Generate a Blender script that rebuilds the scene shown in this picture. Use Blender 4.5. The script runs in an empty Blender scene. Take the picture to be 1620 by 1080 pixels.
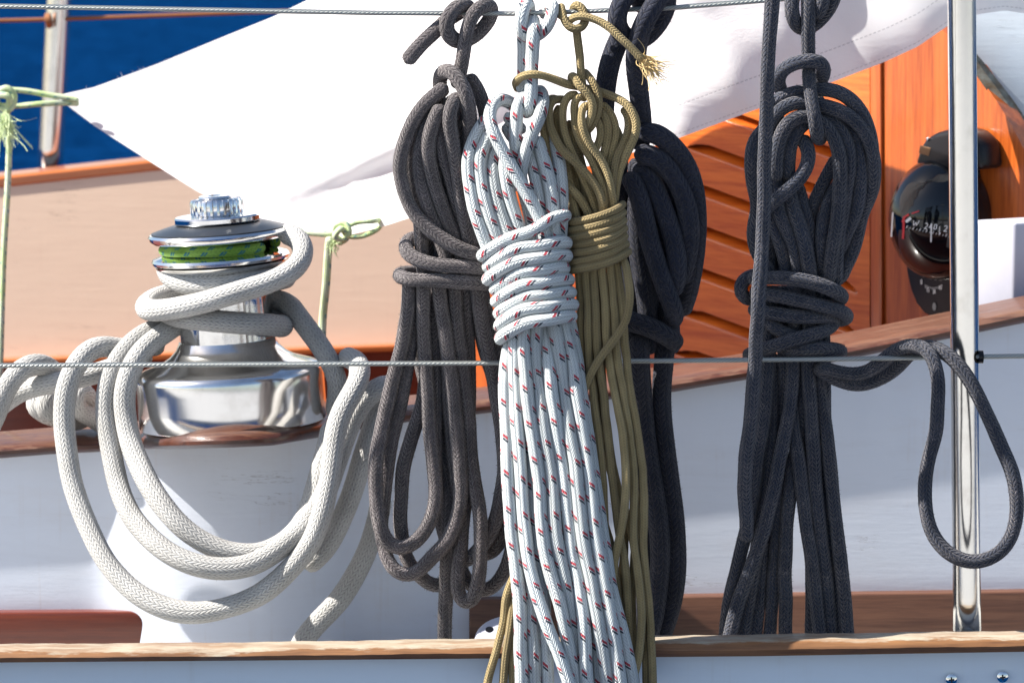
import bpy, bmesh, math, random
import numpy as np
from mathutils import Vector, Matrix, kdtree
random.seed(7); rng = np.random.default_rng(7)
S = bpy.context.scene
COL = S.collection
R = math.radians

# ------------------------------------------------------------------ camera, world, sun, exposure
PITCH = R(7.0); DIST = 3.2; LENS = 36 * 3.2 / 0.81
cd = bpy.data.cameras.new('camera'); cam = bpy.data.objects.new('camera', cd); COL.objects.link(cam)
CAM = np.array([0, -DIST * math.cos(PITCH), DIST * math.sin(PITCH)])
cam.location = CAM; cam.rotation_euler = (R(90) - PITCH, 0, 0)
cd.lens = LENS; cd.sensor_width = 36; cd.clip_start = 0.05; cd.clip_end = 9000
S.camera = cam
cd.dof.use_dof = True; cd.dof.focus_distance = 3.2; cd.dof.aperture_fstop = 16

SUN_AZ, SUN_EL = -93.5, 45           # azimuth from +Y towards +X
w = bpy.data.worlds.new("World"); S.world = w; w.use_nodes = True
_n = w.node_tree.nodes; _sky = _n.new('ShaderNodeTexSky'); _sky.sky_type = 'NISHITA'
_sky.sun_disc = False; _sky.sun_elevation = R(SUN_EL); _sky.sun_rotation = R(SUN_AZ)
w.node_tree.links.new(_sky.outputs[0], _n['Background'].inputs[0]); _n['Background'].inputs[1].default_value = 0.065
sd = bpy.data.lights.new('sun', 'SUN'); sd.energy = 5.0; sd.angle = R(0.5); sd.color = (1, .955, .88)
so = bpy.data.objects.new('sun', sd); COL.objects.link(so)
_sv = Vector((math.sin(R(SUN_AZ)) * math.cos(R(SUN_EL)), math.cos(R(SUN_AZ)) * math.cos(R(SUN_EL)), math.sin(R(SUN_EL))))
so.rotation_euler = _sv.to_track_quat('Z', 'Y').to_euler()
S.view_settings.view_transform = 'Standard'; S.view_settings.look = 'None'
S.view_settings.exposure = 1.3; S.view_settings.gamma = 1
S.cycles.max_bounces = 8
TOPY = -.2112

# ------------------------------------------------------------------ pixel <-> space helpers
_k = 36 / LENS / 1620
_fw = np.array([0, math.cos(PITCH), -math.sin(PITCH)]); _up = np.array([0, math.sin(PITCH), math.cos(PITCH)])
def ray(px, py):
    return _fw + np.array([1., 0, 0]) * (px - 810) * _k + _up * (540 - py) * _k
def P(px, py, Y):
    d = ray(px, py); return CAM + d * ((Y - CAM[1]) / d[1])
def plane_hit(px, py, p0, n):
    d = ray(px, py); return CAM + d * (np.dot(p0 - CAM, n) / np.dot(d, n))
def pxs(Y):                        # metres per pixel at depth Y
    return _k * (Y - CAM[1]) / math.cos(PITCH)
def itp(x, xs, ys): return float(np.interp(x, xs, ys))

# ------------------------------------------------------------------ object helpers
def tag(o, label=None, cat=None, group=None, kind=None):
    if label: o['label'] = label
    if cat: o['category'] = cat
    if group: o['group'] = group
    if kind: o['kind'] = kind
    return o
def empty(name, loc, *a, **k):
    o = bpy.data.objects.new(name, None); COL.objects.link(o); o.location = loc; o.empty_display_size = .02
    return tag(o, *a, **k)
def mesh(name, verts, faces, mat, parent=None, smooth=True, uvs=None, uv2=None):
    me = bpy.data.meshes.new(name)
    V = np.asarray(verts, float)
    if parent is not None: V = V - np.array(parent_loc(parent))
    me.from_pydata(V.tolist(), [], [tuple(int(i) for i in f) for f in faces])
    if uvs is not None:
        ul = me.uv_layers.new(name='UVMap')
        ul.data.foreach_set('uv', np.asarray(uvs, np.float32).ravel())
    me.materials.append(mat)
    if smooth: me.polygons.foreach_set('use_smooth', [True] * len(me.polygons))
    me.update()
    o = bpy.data.objects.new(name, me); COL.objects.link(o)
    if parent is not None: o.parent = parent
    return o
def parent_loc(p):
    l = Vector(p.location)
    while p.parent: p = p.parent; l += Vector(p.location)
    return l
def grid(name, fn, nu, nv, mat, parent=None, smooth=True, uv=None, flip=False):
    V = []; U = []
    for i in range(nu):
        for j in range(nv):
            V.append(fn(i / (nu - 1), j / (nv - 1)))
            U.append(uv(i / (nu - 1), j / (nv - 1)) if uv else (i / (nu - 1), j / (nv - 1)))
    F = []; L = []
    for i in range(nu - 1):
        for j in range(nv - 1):
            f = (i * nv + j, (i + 1) * nv + j, (i + 1) * nv + j + 1, i * nv + j + 1)
            if flip: f = f[::-1]
            F.append(f); L += [U[a] for a in f]
    return mesh(name, V, F, mat, parent, smooth, L)
def sweep(name, sections, mat, parent=None, closed=True, smooth=True, caps=True):
    """sections: list of rings (same point count)"""
    n = len(sections[0]); V = [p for s in sections for p in s]; F = []
    for i in range(len(sections) - 1):
        for j in range(n if closed else n - 1):
            a = i * n + j; b = i * n + (j + 1) % n
            F.append((a, b, b + n, a + n))
    if caps and closed:
        F.append(tuple(range(n))[::-1]); F.append(tuple((len(sections) - 1) * n + j for j in range(n)))
    o = mesh(name, V, F, mat, parent, smooth)
    if smooth: auto(o)
    return o
def auto(o, ang=40):
    me = o.data
    bm = bmesh.new(); bm.from_mesh(me); bmesh.ops.recalc_face_normals(bm, faces=bm.faces)
    for e in bm.edges:
        if len(e.link_faces) == 2 and e.calc_face_angle(0) > R(ang): e.smooth = False
    bm.to_mesh(me); bm.free()
def lathe(name, prof, mat, parent=None, seg=72, M=None, rfn=None):
    """prof: (r,h) pairs; M: 4x4 placing local z axis."""
    V = []
    for r, h in prof:
        for k in range(seg):
            a = 2 * math.pi * k / seg
            rr = rfn(r, h, a) if rfn else r
            v = Vector((rr * math.cos(a), rr * math.sin(a), h))
            V.append(tuple(M @ v) if M else tuple(v))
    F = []
    for i in range(len(prof) - 1):
        for k in range(seg):
            a = i * seg + k; b = i * seg + (k + 1) % seg
            F.append((a, b, b + seg, a + seg))
    F.append(tuple(range(seg))[::-1]); F.append(tuple((len(prof) - 1) * seg + k for k in range(seg)))
    o = mesh(name, V, F, mat, parent); auto(o, 35); return o
def prism(name, pts, vec, mat, parent=None, bevel=0.0, smooth=False):
    """polygon pts (3d) extruded by vec"""
    bm = bmesh.new(); inv = np.array(parent_loc(parent)) if parent is not None else np.zeros(3)
    a = [bm.verts.new(np.array(p) - inv) for p in pts]; b = [bm.verts.new(np.array(p) - inv + np.array(vec)) for p in pts]
    bm.faces.new(a); bm.faces.new(b[::-1]); n = len(a)
    for i in range(n): bm.faces.new((a[i], b[i], b[(i + 1) % n], a[(i + 1) % n]))
    bmesh.ops.recalc_face_normals(bm, faces=bm.faces)
    if bevel:
        bmesh.ops.bevel(bm, geom=bm.edges[:], offset=bevel, segments=3, profile=.5, affect='EDGES')
    me = bpy.data.meshes.new(name); bm.to_mesh(me); bm.free(); me.materials.append(mat)
    o = bpy.data.objects.new(name, me); COL.objects.link(o)
    if parent is not None: o.parent = parent
    if smooth or bevel:
        me.polygons.foreach_set('use_smooth', [True] * len(me.polygons)); auto(o, 30)
    return o
def box(name, c, size, mat, parent=None, bevel=0, rot=0):
    sx, sy, sz = [s / 2 for s in size]; ca, sa = math.cos(rot), math.sin(rot)
    pts = [(c[0] + x * ca - y * sa, c[1] + x * sa + y * ca, c[2] - sz) for x, y in ((-sx, -sy), (sx, -sy), (sx, sy), (-sx, sy))]
    return prism(name, pts, (0, 0, size[2]), mat, parent, bevel)

# ------------------------------------------------------------------ node material helpers
class NT:
    def __init__(s, name):
        s.m = bpy.data.materials.new(name); s.m.use_nodes = True; s.t = s.m.node_tree
        s.b = s.t.nodes['Principled BSDF']; s.out = s.t.nodes['Material Output']
    def n(s, ty, **k):
        x = s.t.nodes.new(ty)
        for a, b in k.items(): setattr(x, a, b)
        return x
    def link(s, a, b): s.t.links.new(a, b)
    def put(s, inp, v):
        if isinstance(v, (int, float)): inp.default_value = v
        elif isinstance(v, (tuple, list)): inp.default_value = tuple(v) + ((1,) if len(v) == 3 and inp.type == 'RGBA' else ())
        else: s.link(v, inp)
    def m_(s, op, a, b=0.0, c=None):
        x = s.n('ShaderNodeMath', operation=op); s.put(x.inputs[0], a); s.put(x.inputs[1], b)
        if c is not None: s.put(x.inputs[2], c)
        return x.outputs[0]
    def mix(s, f, a, b, blend='MIX'):
        x = s.n('ShaderNodeMix', data_type='RGBA', blend_type=blend)
        s.put(x.inputs[0], f); s.put(x.inputs[6], a); s.put(x.inputs[7], b); return x.outputs[2]
    def noise(s, scale, detail=4, rough=.55, vec=None, dist=0.0):
        x = s.n('ShaderNodeTexNoise'); x.inputs['Scale'].default_value = scale; x.inputs['Detail'].default_value = detail
        x.inputs['Roughness'].default_value = rough; x.inputs['Distortion'].default_value = dist
        if vec is not None: s.link(vec, x.inputs['Vector'])
        return x.outputs['Fac']
    def coord(s, scale=(1, 1, 1), rot=(0, 0, 0), which='Object'):
        c = s.n('ShaderNodeTexCoord'); mp = s.n('ShaderNodeMapping'); s.link(c.outputs[which], mp.inputs[0])
        mp.inputs['Scale'].default_value = scale; mp.inputs['Rotation'].default_value = rot; return mp.outputs[0]
    def ramp(s, f, stops):
        x = s.n('ShaderNodeValToRGB'); s.put(x.inputs[0], f); e = x.color_ramp.elements
        while len(e) < len(stops): e.new(.5)
        for i, (p, c) in enumerate(stops):
            e[i].position = p; e[i].color = tuple(c) + (1,) if not isinstance(c, (int, float)) else (c, c, c, 1)
        return x.outputs[0]
    def bump(s, h, strength=.5, dist=.001, normal=None):
        x = s.n('ShaderNodeBump'); s.put(x.inputs['Height'], h); x.inputs['Strength'].default_value = strength
        x.inputs['Distance'].default_value = dist
        if normal is not None: s.link(normal, x.inputs['Normal'])
        return x.outputs[0]
    def set(s, **k):
        for a, v in k.items():
            s.put(s.b.inputs[a.replace('_', ' ')], v)
        return s.m

def rope_mat(name, base, base2, N, K, cav=.6, fleck=None, fuzz=0.0, sheen=0.0, bump=.6, skew=.9, var=.3, bd=.0011, spark=0.0):
    """braided cover: N columns of slanted stitches round the rope, K per diameter along it"""
    t = NT(name)
    uv = t.n('ShaderNodeUVMap'); uv.uv_map = 'UVMap'; sp = t.n('ShaderNodeSeparateXYZ'); t.link(uv.outputs[0], sp.inputs[0])
    U, V = sp.outputs[0], sp.outputs[1]
    wob = t.m_('MULTIPLY', t.m_('SUBTRACT', t.noise(260, 2, vec=t.coord()), .5), .35)
    cu = t.m_('ADD', t.m_('MULTIPLY', U, N), 0.0)
    c = t.m_('FLOOR', cu); fu = t.m_('SUBTRACT', cu, c)
    par = t.m_('FLOORED_MODULO', c, 2.0); sg = t.m_('SUBTRACT', 1.0, t.m_('MULTIPLY', par, 2.0))
    ph = t.m_('ADD', t.m_('ADD', t.m_('MULTIPLY', V, K), t.m_('MULTIPLY', t.m_('MULTIPLY', fu, sg), skew)), wob)
    k = t.m_('FLOOR', ph); fv = t.m_('SUBTRACT', ph, k)
    hu = t.m_('SQRT', t.m_('MULTIPLY', t.m_('MULTIPLY', fu, 4.0), t.m_('SUBTRACT', 1.0, fu)))
    hv = t.m_('SQRT', t.m_('MULTIPLY', t.m_('MULTIPLY', fv, 4.0), t.m_('SUBTRACT', 1.0, fv)))
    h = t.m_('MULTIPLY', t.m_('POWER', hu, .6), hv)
    oi = t.n('ShaderNodeObjectInfo'); n1 = t.noise(45, 3, vec=t.coord()); n2 = t.noise(1500, 2, vec=t.coord())
    col = t.mix(t.ramp(n1, [(.35, 0.), (.68, 1.)]), base, base2)
    if fleck:
        cols, per, red, blk = fleck
        for q, (u0, ph0) in enumerate(cols):
            du = t.m_('SUBTRACT', U, u0); w_ = .066
            inn_ = t.m_('LESS_THAN', t.m_('ABSOLUTE', du), w_)
            pf = t.m_('FLOORED_MODULO', t.m_('ADD', t.m_('ADD', V, ph0 * per), t.m_('ADD', t.m_('MULTIPLY', du, 2.6), t.m_('MULTIPLY', wob, .12))), per)
            r_ = t.m_('MULTIPLY', inn_, t.m_('LESS_THAN', t.m_('ABSOLUTE', t.m_('SUBTRACT', pf, .5)), .115))
            b_ = t.m_('MULTIPLY', inn_, t.m_('LESS_THAN', t.m_('ABSOLUTE', t.m_('SUBTRACT', pf, .77)), .085))
            col = t.mix(t.m_('MULTIPLY', r_, .95), col, red); col = t.mix(t.m_('MULTIPLY', b_, .95), col, blk)
    br = t.m_('ADD', .82, t.m_('MULTIPLY', oi.outputs['Random'], .34)); cb = t.n('ShaderNodeCombineXYZ')
    for q in range(3): t.link(br, cb.inputs[q])
    col = t.mix(1.0, col, cb.outputs[0], 'MULTIPLY')
    dark = t.mix(1.0, col, (cav, cav, cav * 1.03), 'MULTIPLY')  # crevice shade between stitches, painted into the colour
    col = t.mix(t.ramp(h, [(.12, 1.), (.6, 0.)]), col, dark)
    col = t.mix(t.m_('MULTIPLY', t.ramp(n2, [(.4, 0.), (.75, 1.)]), min(var, 1.)), col, t.mix(1.0, col, (1.5, 1.5, 1.5), 'MULTIPLY'))
    if spark: col = t.mix(t.m_('MULTIPLY', t.m_('MULTIPLY', t.ramp(t.noise(70, 3, .6, vec=t.coord()), [(.45, .1), (.6, 1.)]), t.ramp(t.noise(1250, 2, .6, vec=t.coord()), [(.55, 0.), (.64, 1.)])), spark), col, (.50, .43, .42))  # sun glints on the fibres, painted as pale specks
    hh = h
    if fuzz: hh = t.m_('ADD', h, t.m_('MULTIPLY', t.noise(900, 4, .7, vec=t.coord()), fuzz * 2.0))
    nb = t.bump(hh, bump, bd)
    t.set(Base_Color=col, Roughness=.85, Normal=nb, Specular_IOR_Level=.25)
    if sheen:
        t.b.inputs['Sheen Weight'].default_value = sheen; t.b.inputs['Sheen Roughness'].default_value = .45
        t.b.inputs['Sheen Tint'].default_value = (1, .93, .9, 1)
    return t.m

def wood_mat(name, c1, c2, rough=.3, coat=.6, scale=(3, 60, 60), rot=(0, 0, 0), bumpd=.0004, weather=None, gscale=1.0, worn_lit_top=False, contrast=.12):
    t = NT(name); v = t.coord(scale, rot)
    f = t.noise(2.2 * gscale, 8, .65, v, .6); f2 = t.noise(9 * gscale, 5, .7, v, .3); f3 = t.noise(5, 3, vec=t.coord())
    g = t.m_('ADD', t.m_('MULTIPLY', f, .6), t.m_('MULTIPLY', f2, .4))
    col = t.mix(t.ramp(g, [(.5 - contrast, 0.), (.5 + contrast, 1.)]), c1, c2)
    col = t.mix(t.m_('MULTIPLY', t.ramp(f3, [(.4, 0.), (.7, 1.)]), .35), col, t.mix(1., col, (.62, .55, .5), 'MULTIPLY'))
    ro = rough
    if weather:
        wf = t.ramp(t.noise(22, 6, .7, t.coord((1, 4, 4)), .4), weather[1])
        if worn_lit_top:   # varnish worn off upward faces; on the cap also painted top light
            ge = t.n('ShaderNodeTexCoord'); sx = t.n('ShaderNodeSeparateXYZ'); t.link(ge.outputs['Normal'], sx.inputs[0])
            ed = t.m_('ADD', t.m_('SUBTRACT', sx.outputs[2], worn_lit_top), t.m_('MULTIPLY', t.m_('SUBTRACT', t.noise(60, 5, .7, t.coord((.4, 2, 2))), .5), 1.1))
            wf = t.m_('MULTIPLY', t.ramp(ed, [(.0, 0.), (.12, 1.)]), t.m_('ADD', .35, t.m_('MULTIPLY', wf, .6)))
        col = t.mix(wf, col, weather[0])
        ro = t.m_('ADD', rough, t.m_('MULTIPLY', wf, .4))
    t.set(Base_Color=col, Roughness=ro, Coat_Weight=coat, Coat_Roughness=.12, Normal=t.bump(g, .35, bumpd))
    return t.m

def paint_mat(name, col, rough=.45, dirt=.12, dcol=(.35, .26, .16), grain=.3, coat=.0):
    t = NT(name); n1 = t.noise(9, 7, .65, t.coord((1, 1, 2.5))); n2 = t.noise(60, 5, .6, t.coord((.25, 1, 3)))
    n3 = t.noise(3, 6, .7, t.coord((.5, 1, 6)), .5)
    c = t.mix(t.m_('MULTIPLY', t.ramp(n1, [(.5, 0.), (.8, 1.)]), dirt), col, dcol)
    crack = t.ramp(t.m_('ABSOLUTE', t.m_('SUBTRACT', n3, .5)), [(.0, 1.), (.004, 0.)])
    crack = t.m_('MULTIPLY', crack, t.ramp(t.noise(14, 3, vec=t.coord((1, 1, 1))), [(.58, 0.), (.66, 1.)]))
    sm = t.ramp(t.noise(5, 8, .72, t.coord((.8, 1, 5)), 1.2), [(.52, 0.), (.74, 1.)])
    c = t.mix(t.m_('MULTIPLY', sm, dirt * 1.1), c, t.mix(1., c, (.72, .68, .66), 'MULTIPLY'))
    dr = t.m_('MULTIPLY', t.ramp(t.noise(40, 3, .6, t.coord((3, 1, .12))), [(.58, 0.), (.72, 1.)]), t.ramp(n1, [(.4, 0.), (.6, 1.)]))
    c = t.mix(t.m_('MULTIPLY', dr, dirt * .9), c, dcol)
    c = t.mix(t.m_('MULTIPLY', crack, .6), c, t.mix(1., c, (.35, .3, .28), 'MULTIPLY'))
    hgt = t.m_('SUBTRACT', t.m_('ADD', n2, t.m_('MULTIPLY', n1, 2.)), crack)
    t.set(Base_Color=c, Roughness=t.m_('ADD', rough, t.m_('MULTIPLY', n2, .15)), Normal=t.bump(hgt, grain, .0006), Coat_Weight=coat)
    return t.m

def metal_mat(name, col=(.78, .77, .75), rough=.12, brush=(1, 1, 40), marks=.12):
    t = NT(name); n1 = t.noise(160, 3, .6, t.coord(brush)); n2 = t.noise(30, 6, .7, t.coord())
    c = t.mix(t.m_('MULTIPLY', t.ramp(n2, [(.5, 0.), (.72, 1.)]), .35), col, (.42, .38, .34))
    t.set(Base_Color=c, Metallic=1.0, Roughness=t.m_('ADD', rough - marks / 2, t.m_('MULTIPLY', t.m_('ADD', n1, n2), marks * .6)),
          Normal=t.bump(n1, .08, .0003))
    return t.m
def plain(name, col, rough=.5, metal=0., coat=0., spec=.5, nscale=80, var=.2, bump=.1):
    t = NT(name); n = t.noise(nscale, 5, .6, t.coord())
    t.set(Base_Color=t.mix(t.m_('MULTIPLY', n, var), col, tuple(x * .5 for x in col)), Roughness=rough, Metallic=metal, Coat_Weight=coat,
          Specular_IOR_Level=spec, Normal=t.bump(n, bump, .0005))
    return t.m

M = {}
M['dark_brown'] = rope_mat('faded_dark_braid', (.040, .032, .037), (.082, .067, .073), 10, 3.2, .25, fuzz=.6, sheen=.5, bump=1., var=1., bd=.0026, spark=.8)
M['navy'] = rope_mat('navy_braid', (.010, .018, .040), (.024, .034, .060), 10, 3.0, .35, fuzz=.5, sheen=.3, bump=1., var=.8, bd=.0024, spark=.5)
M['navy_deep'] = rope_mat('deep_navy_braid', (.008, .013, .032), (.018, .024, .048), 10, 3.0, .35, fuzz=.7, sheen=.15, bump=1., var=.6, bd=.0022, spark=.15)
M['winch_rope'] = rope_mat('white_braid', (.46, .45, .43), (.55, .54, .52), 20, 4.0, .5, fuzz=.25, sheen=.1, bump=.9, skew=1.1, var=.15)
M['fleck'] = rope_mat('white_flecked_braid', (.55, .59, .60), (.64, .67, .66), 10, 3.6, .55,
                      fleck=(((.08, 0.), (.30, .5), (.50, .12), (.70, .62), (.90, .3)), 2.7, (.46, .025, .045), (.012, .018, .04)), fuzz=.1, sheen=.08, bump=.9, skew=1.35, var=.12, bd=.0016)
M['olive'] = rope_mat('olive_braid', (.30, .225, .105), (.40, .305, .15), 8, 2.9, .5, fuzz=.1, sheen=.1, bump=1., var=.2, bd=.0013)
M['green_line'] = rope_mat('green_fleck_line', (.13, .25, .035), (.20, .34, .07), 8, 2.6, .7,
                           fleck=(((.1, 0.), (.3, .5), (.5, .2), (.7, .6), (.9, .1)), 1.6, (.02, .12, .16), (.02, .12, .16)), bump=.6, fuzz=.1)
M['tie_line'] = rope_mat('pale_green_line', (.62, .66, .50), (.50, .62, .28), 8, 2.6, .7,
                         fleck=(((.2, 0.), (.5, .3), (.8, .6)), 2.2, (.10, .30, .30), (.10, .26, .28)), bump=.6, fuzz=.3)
M['hull'] = paint_mat('hull_paint', (.64, .72, .80), .4, .10, (.40, .36, .30))
M['coaming'] = paint_mat('white_paint', (.63, .665, .75), .42, .16, (.45, .34, .26), coat=.15)
M['peach'] = paint_mat('peach_paint', (.78, .58, .43), .5, .08, (.5, .3, .2))
M['deck'] = paint_mat('deck_paint', (.42, .42, .41), .7, .2)
M['cap'] = wood_mat('varnished_teak', (.030, .008, .004), (.095, .026, .011), .36, .22, weather=((.13, .055, .026), [(.45, .1), (.62, .8)]), worn_lit_top=.8)
M['rail'] = wood_mat('weathered_teak', (.13, .055, .02), (.29, .135, .05), .5, .12, weather=((.36, .31, .235), [(.40, 0.), (.56, 1.)]), worn_lit_top=.75)
M['mahogany'] = wood_mat('mahogany', (.10, .016, .006), (.19, .035, .012), .3, .5)
M['basetrim'] = wood_mat('dull_teak', (.085, .032, .018), (.17, .075, .042), .5, .15)
M['farcap'] = wood_mat('orange_teak', (.42, .10, .02), (.55, .17, .04), .3, .6)
M['bulk'] = wood_mat('bulkhead_veneer', (.29, .055, .008), (.48, .11, .017), .28, .55, scale=(42, 42, 2.0), gscale=.8, contrast=.08, bumpd=.0006)
M['louver'] = wood_mat('louver_timber', (.44, .085, .010), (.64, .16, .022), .25, .65, scale=(2.5, 2.5, 42), gscale=.8, contrast=.08, bumpd=.0007)
M['steel'] = metal_mat('polished_steel', (.80, .79, .77), .075, marks=.05)
M['tube'] = metal_mat('stanchion_steel', (.80, .78, .74), .16, (40, 40, 1), .16)
M['brushed'] = metal_mat('brushed_steel', (.80, .79, .78), .15, (1, 1, .03), .1)
M['chrome'] = metal_mat('chrome', (.86, .86, .86), .06, marks=.06)
M['blackdisc'] = plain('black_anodised', (.055, .06, .068), .32, .6)
M['glass'] = plain('compass_glass', (.003, .004, .006), .03, 0, 0., .5, var=0, bump=0)
for _l in list(M['glass'].node_tree.nodes['Principled BSDF'].inputs['Normal'].links): M['glass'].node_tree.links.remove(_l)
M['blackp'] = plain('black_plastic', (.006, .006, .008), .3, spec=.3)
M['whitep'] = plain('white_plastic', (.56, .56, .64), .4)
M['mark'] = plain('white_marking', (.8, .8, .8), .6); M['mark_dull'] = plain('grey_marking', (.25, .25, .24), .6); M['redmark'] = plain('red_marking', (.6, .02, .03), .5)
M['brass'] = plain('brass_label', (.22, .11, .045), .45, .2)
M['trim'] = wood_mat('rubber_trim', (.05, .04, .03), (.16, .12, .07), .6, .1, weather=((.25, .28, .26), [(.45, 0.), (.65, .8)]))
M['rust'] = plain('rusty_fitting', (.30, .12, .05), .6, .5)
M['frayed'] = plain('frayed_fibre', (.72, .52, .24), .8); M['frayedg'] = plain('frayed_green_fibre', (.62, .72, .40), .8)
t = NT('wire_rope'); _uv = t.n('ShaderNodeUVMap'); _uv.uv_map = 'UVMap'; _s = t.n('ShaderNodeSeparateXYZ'); t.link(_uv.outputs[0], _s.inputs[0])
_h = t.m_('ABSOLUTE', t.m_('SINE', t.m_('MULTIPLY', t.m_('ADD', t.m_('MULTIPLY', _s.outputs[0], 6.), t.m_('MULTIPLY', _s.outputs[1], 1.1)), math.pi)))
t.set(Base_Color=t.mix(t.ramp(_h, [(.0, 1.), (.45, 0.)]), (.42, .44, .42), (.12, .12, .12)), Metallic=.85, Roughness=.38, Normal=t.bump(_h, .8, .0006)); M['wire'] = t.m
# canvas: thin cloth, part of the light comes through
t = NT('canvas'); uv = t.n('ShaderNodeUVMap'); uv.uv_map = 'UVMap'; sp = t.n('ShaderNodeSeparateXYZ'); t.link(uv.outputs[0], sp.inputs[0])
def _line(v0, wd): return t.m_('LESS_THAN', t.m_('ABSOLUTE', t.m_('SUBTRACT', sp.outputs[1], v0)), wd)
dash = t.m_('GREATER_THAN', t.m_('FRACT', t.m_('MULTIPLY', sp.outputs[0], 1 / 7.)), .35)
st = t.m_('MULTIPLY', t.m_('MULTIPLY', t.m_('MAXIMUM', _line(52, .8), _line(7, .6)), dash), t.m_('GREATER_THAN', sp.outputs[0], 1010.))
weave = t.noise(700, 3, .6, t.coord()); cr = t.noise(7, 5, .6, t.coord((1, 1, 3)), .8)
cc = t.mix(t.m_('MULTIPLY', st, .6), (.80, .80, .81), (.30, .30, .33))
hgt = t.m_('SUBTRACT', t.m_('ADD', t.m_('MULTIPLY', weave, .2), t.m_('MULTIPLY', cr, 2.)), t.m_('MULTIPLY', t.m_('MULTIPLY', t.m_('MAXIMUM', _line(52, 2.2), _line(7, 2.)), t.m_('GREATER_THAN', sp.outputs[0], 1010.)), .7))
nb = t.bump(hgt, .5, .002)
t.set(Base_Color=cc, Roughness=.75, Normal=nb)
tr = t.n('ShaderNodeBsdfTranslucent'); t.link(cc, tr.inputs[0]); t.link(nb, tr.inputs[1])
mx = t.n('ShaderNodeMixShader'); mx.inputs[0].default_value = .38; t.link(t.b.outputs[0], mx.inputs[1]); t.link(tr.outputs[0], mx.inputs[2])
t.link(mx.outputs[0], t.out.inputs[0]); M['canvas'] = t.m
t = NT('sea_water'); n = t.noise(1.4, 6, .6, t.coord((1, 2.2, 1)), .3)
t.b.inputs['IOR'].default_value = 1.05
t.set(Base_Color=t.mix(n, (.001, .018, .075), (.002, .034, .12)), Roughness=.6, Specular_IOR_Level=.0, Normal=t.bump(n, 1., .5)); M['water'] = t.m
t = NT('quay_concrete'); n = t.noise(3, 8, .65, t.coord())
t.set(Base_Color=t.mix(n, (.27, .275, .285), (.42, .42, .42)), Roughness=.9, Normal=t.bump(n, .5, .01)); M['quay'] = t.m

# ------------------------------------------------------------------ water and quay
o = mesh('water', [(-3000, -3000, -1.25), (3000, -3000, -1.25), (3000, 5000, -1.25), (-3000, 5000, -1.25)], [(0, 1, 2, 3)], M['water'], smooth=False); o['kind'] = 'structure'
o = prism('quay', [(-60, -2.3, -2.5), (60, -2.3, -2.5), (60, -40, -2.5), (-60, -40, -2.5)], (0, 0, 1.55), M['quay']); o['kind'] = 'structure'

# ------------------------------------------------------------------ the yacht: fixed parts
yacht = empty('sailing_yacht', (0, .2, -1.0), 'white hulled sailing yacht with varnished teak rails and a louvered companionway', 'sailboat')
XS = list(range(-420, 2041, 20))
# hull side
def hull_fn(u, v):
    px = -700 + u * 3200; p = P(px, itp(px, [0, 500, 1200, 1620], [1044, 1041, 1035, 1028]), 0.002)
    q = np.array([p[0], 0.004, p[2] - 1.0 * v]); return q
hull = grid('hull_side', hull_fn, 60, 24, M['hull'], yacht)
# toe rail
secs = []
for px in range(-700, 2400, 20):
    yb = itp(px, [0, 500, 1200, 1620], [1050, 1046, 1040, 1033]); yf = itp(px, [0, 400, 1100, 1620], [1030, 1027, 1016, 1009])
    a = P(px, yb, -.014); b = P(px, yf, -.014); X = a[0]; wv = .00025 * math.sin(px * .031) + .0002 * math.sin(px * .11)
    zt = b[2] + wv; zb = a[2]
    secs.append([(X, -.006, zb), (X, -.011, zb + .0008), (X, -.0145 + wv, (zt + zb) / 2), (X, -.0125, zt - .0024), (X, -.009, zt), (X, .0, zt + .0002),
                 (X, .016, zt + .0002), (X, .019, zt - .001), (X, .020, zb - .01), (X, .008, zb - .01), (X, .008, zb)])
rail = sweep('toe_rail', secs, M['rail'], yacht)
# side deck
dz = P(810, 1012, .05)[2] - .075
mesh('side_deck', [(-1.4, .03, dz), (2, .03, dz), (2, .45, dz + .01), (-1.4, .45, dz + .01)], [(0, 1, 2, 3)], M['deck'], yacht, False)
# screws in the hull
for (px, py) in ((1505, 1074), (1586, 1070)):
    c = P(px, py, 0.0); r = 9 * pxs(0)
    Mx = Matrix.Translation(Vector(c)) @ Matrix.Rotation(R(90), 4, 'X')
    s = lathe('screw', [(r * 1.02, -.002), (r, .001), (r * .8, .0016), (r * .01, .0019)], M['steel'], hull, 32, Mx)
    for a in (0.1, math.pi / 2 + .1):
        dx, dzz = math.cos(a), math.sin(a); L = r * .5; W = r * .13
        pts = [(c[0] + dx * sx * L - dzz * sz * W, c[1] - .0016, c[2] + dzz * sx * L + dx * sz * W) for sx, sz in ((-1, -1), (1, -1), (1, 1), (-1, 1))]
        prism('slot', pts, (0, -.0006 - (.0002 if a > 1 else 0), 0), M['blackp'], hull)
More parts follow.
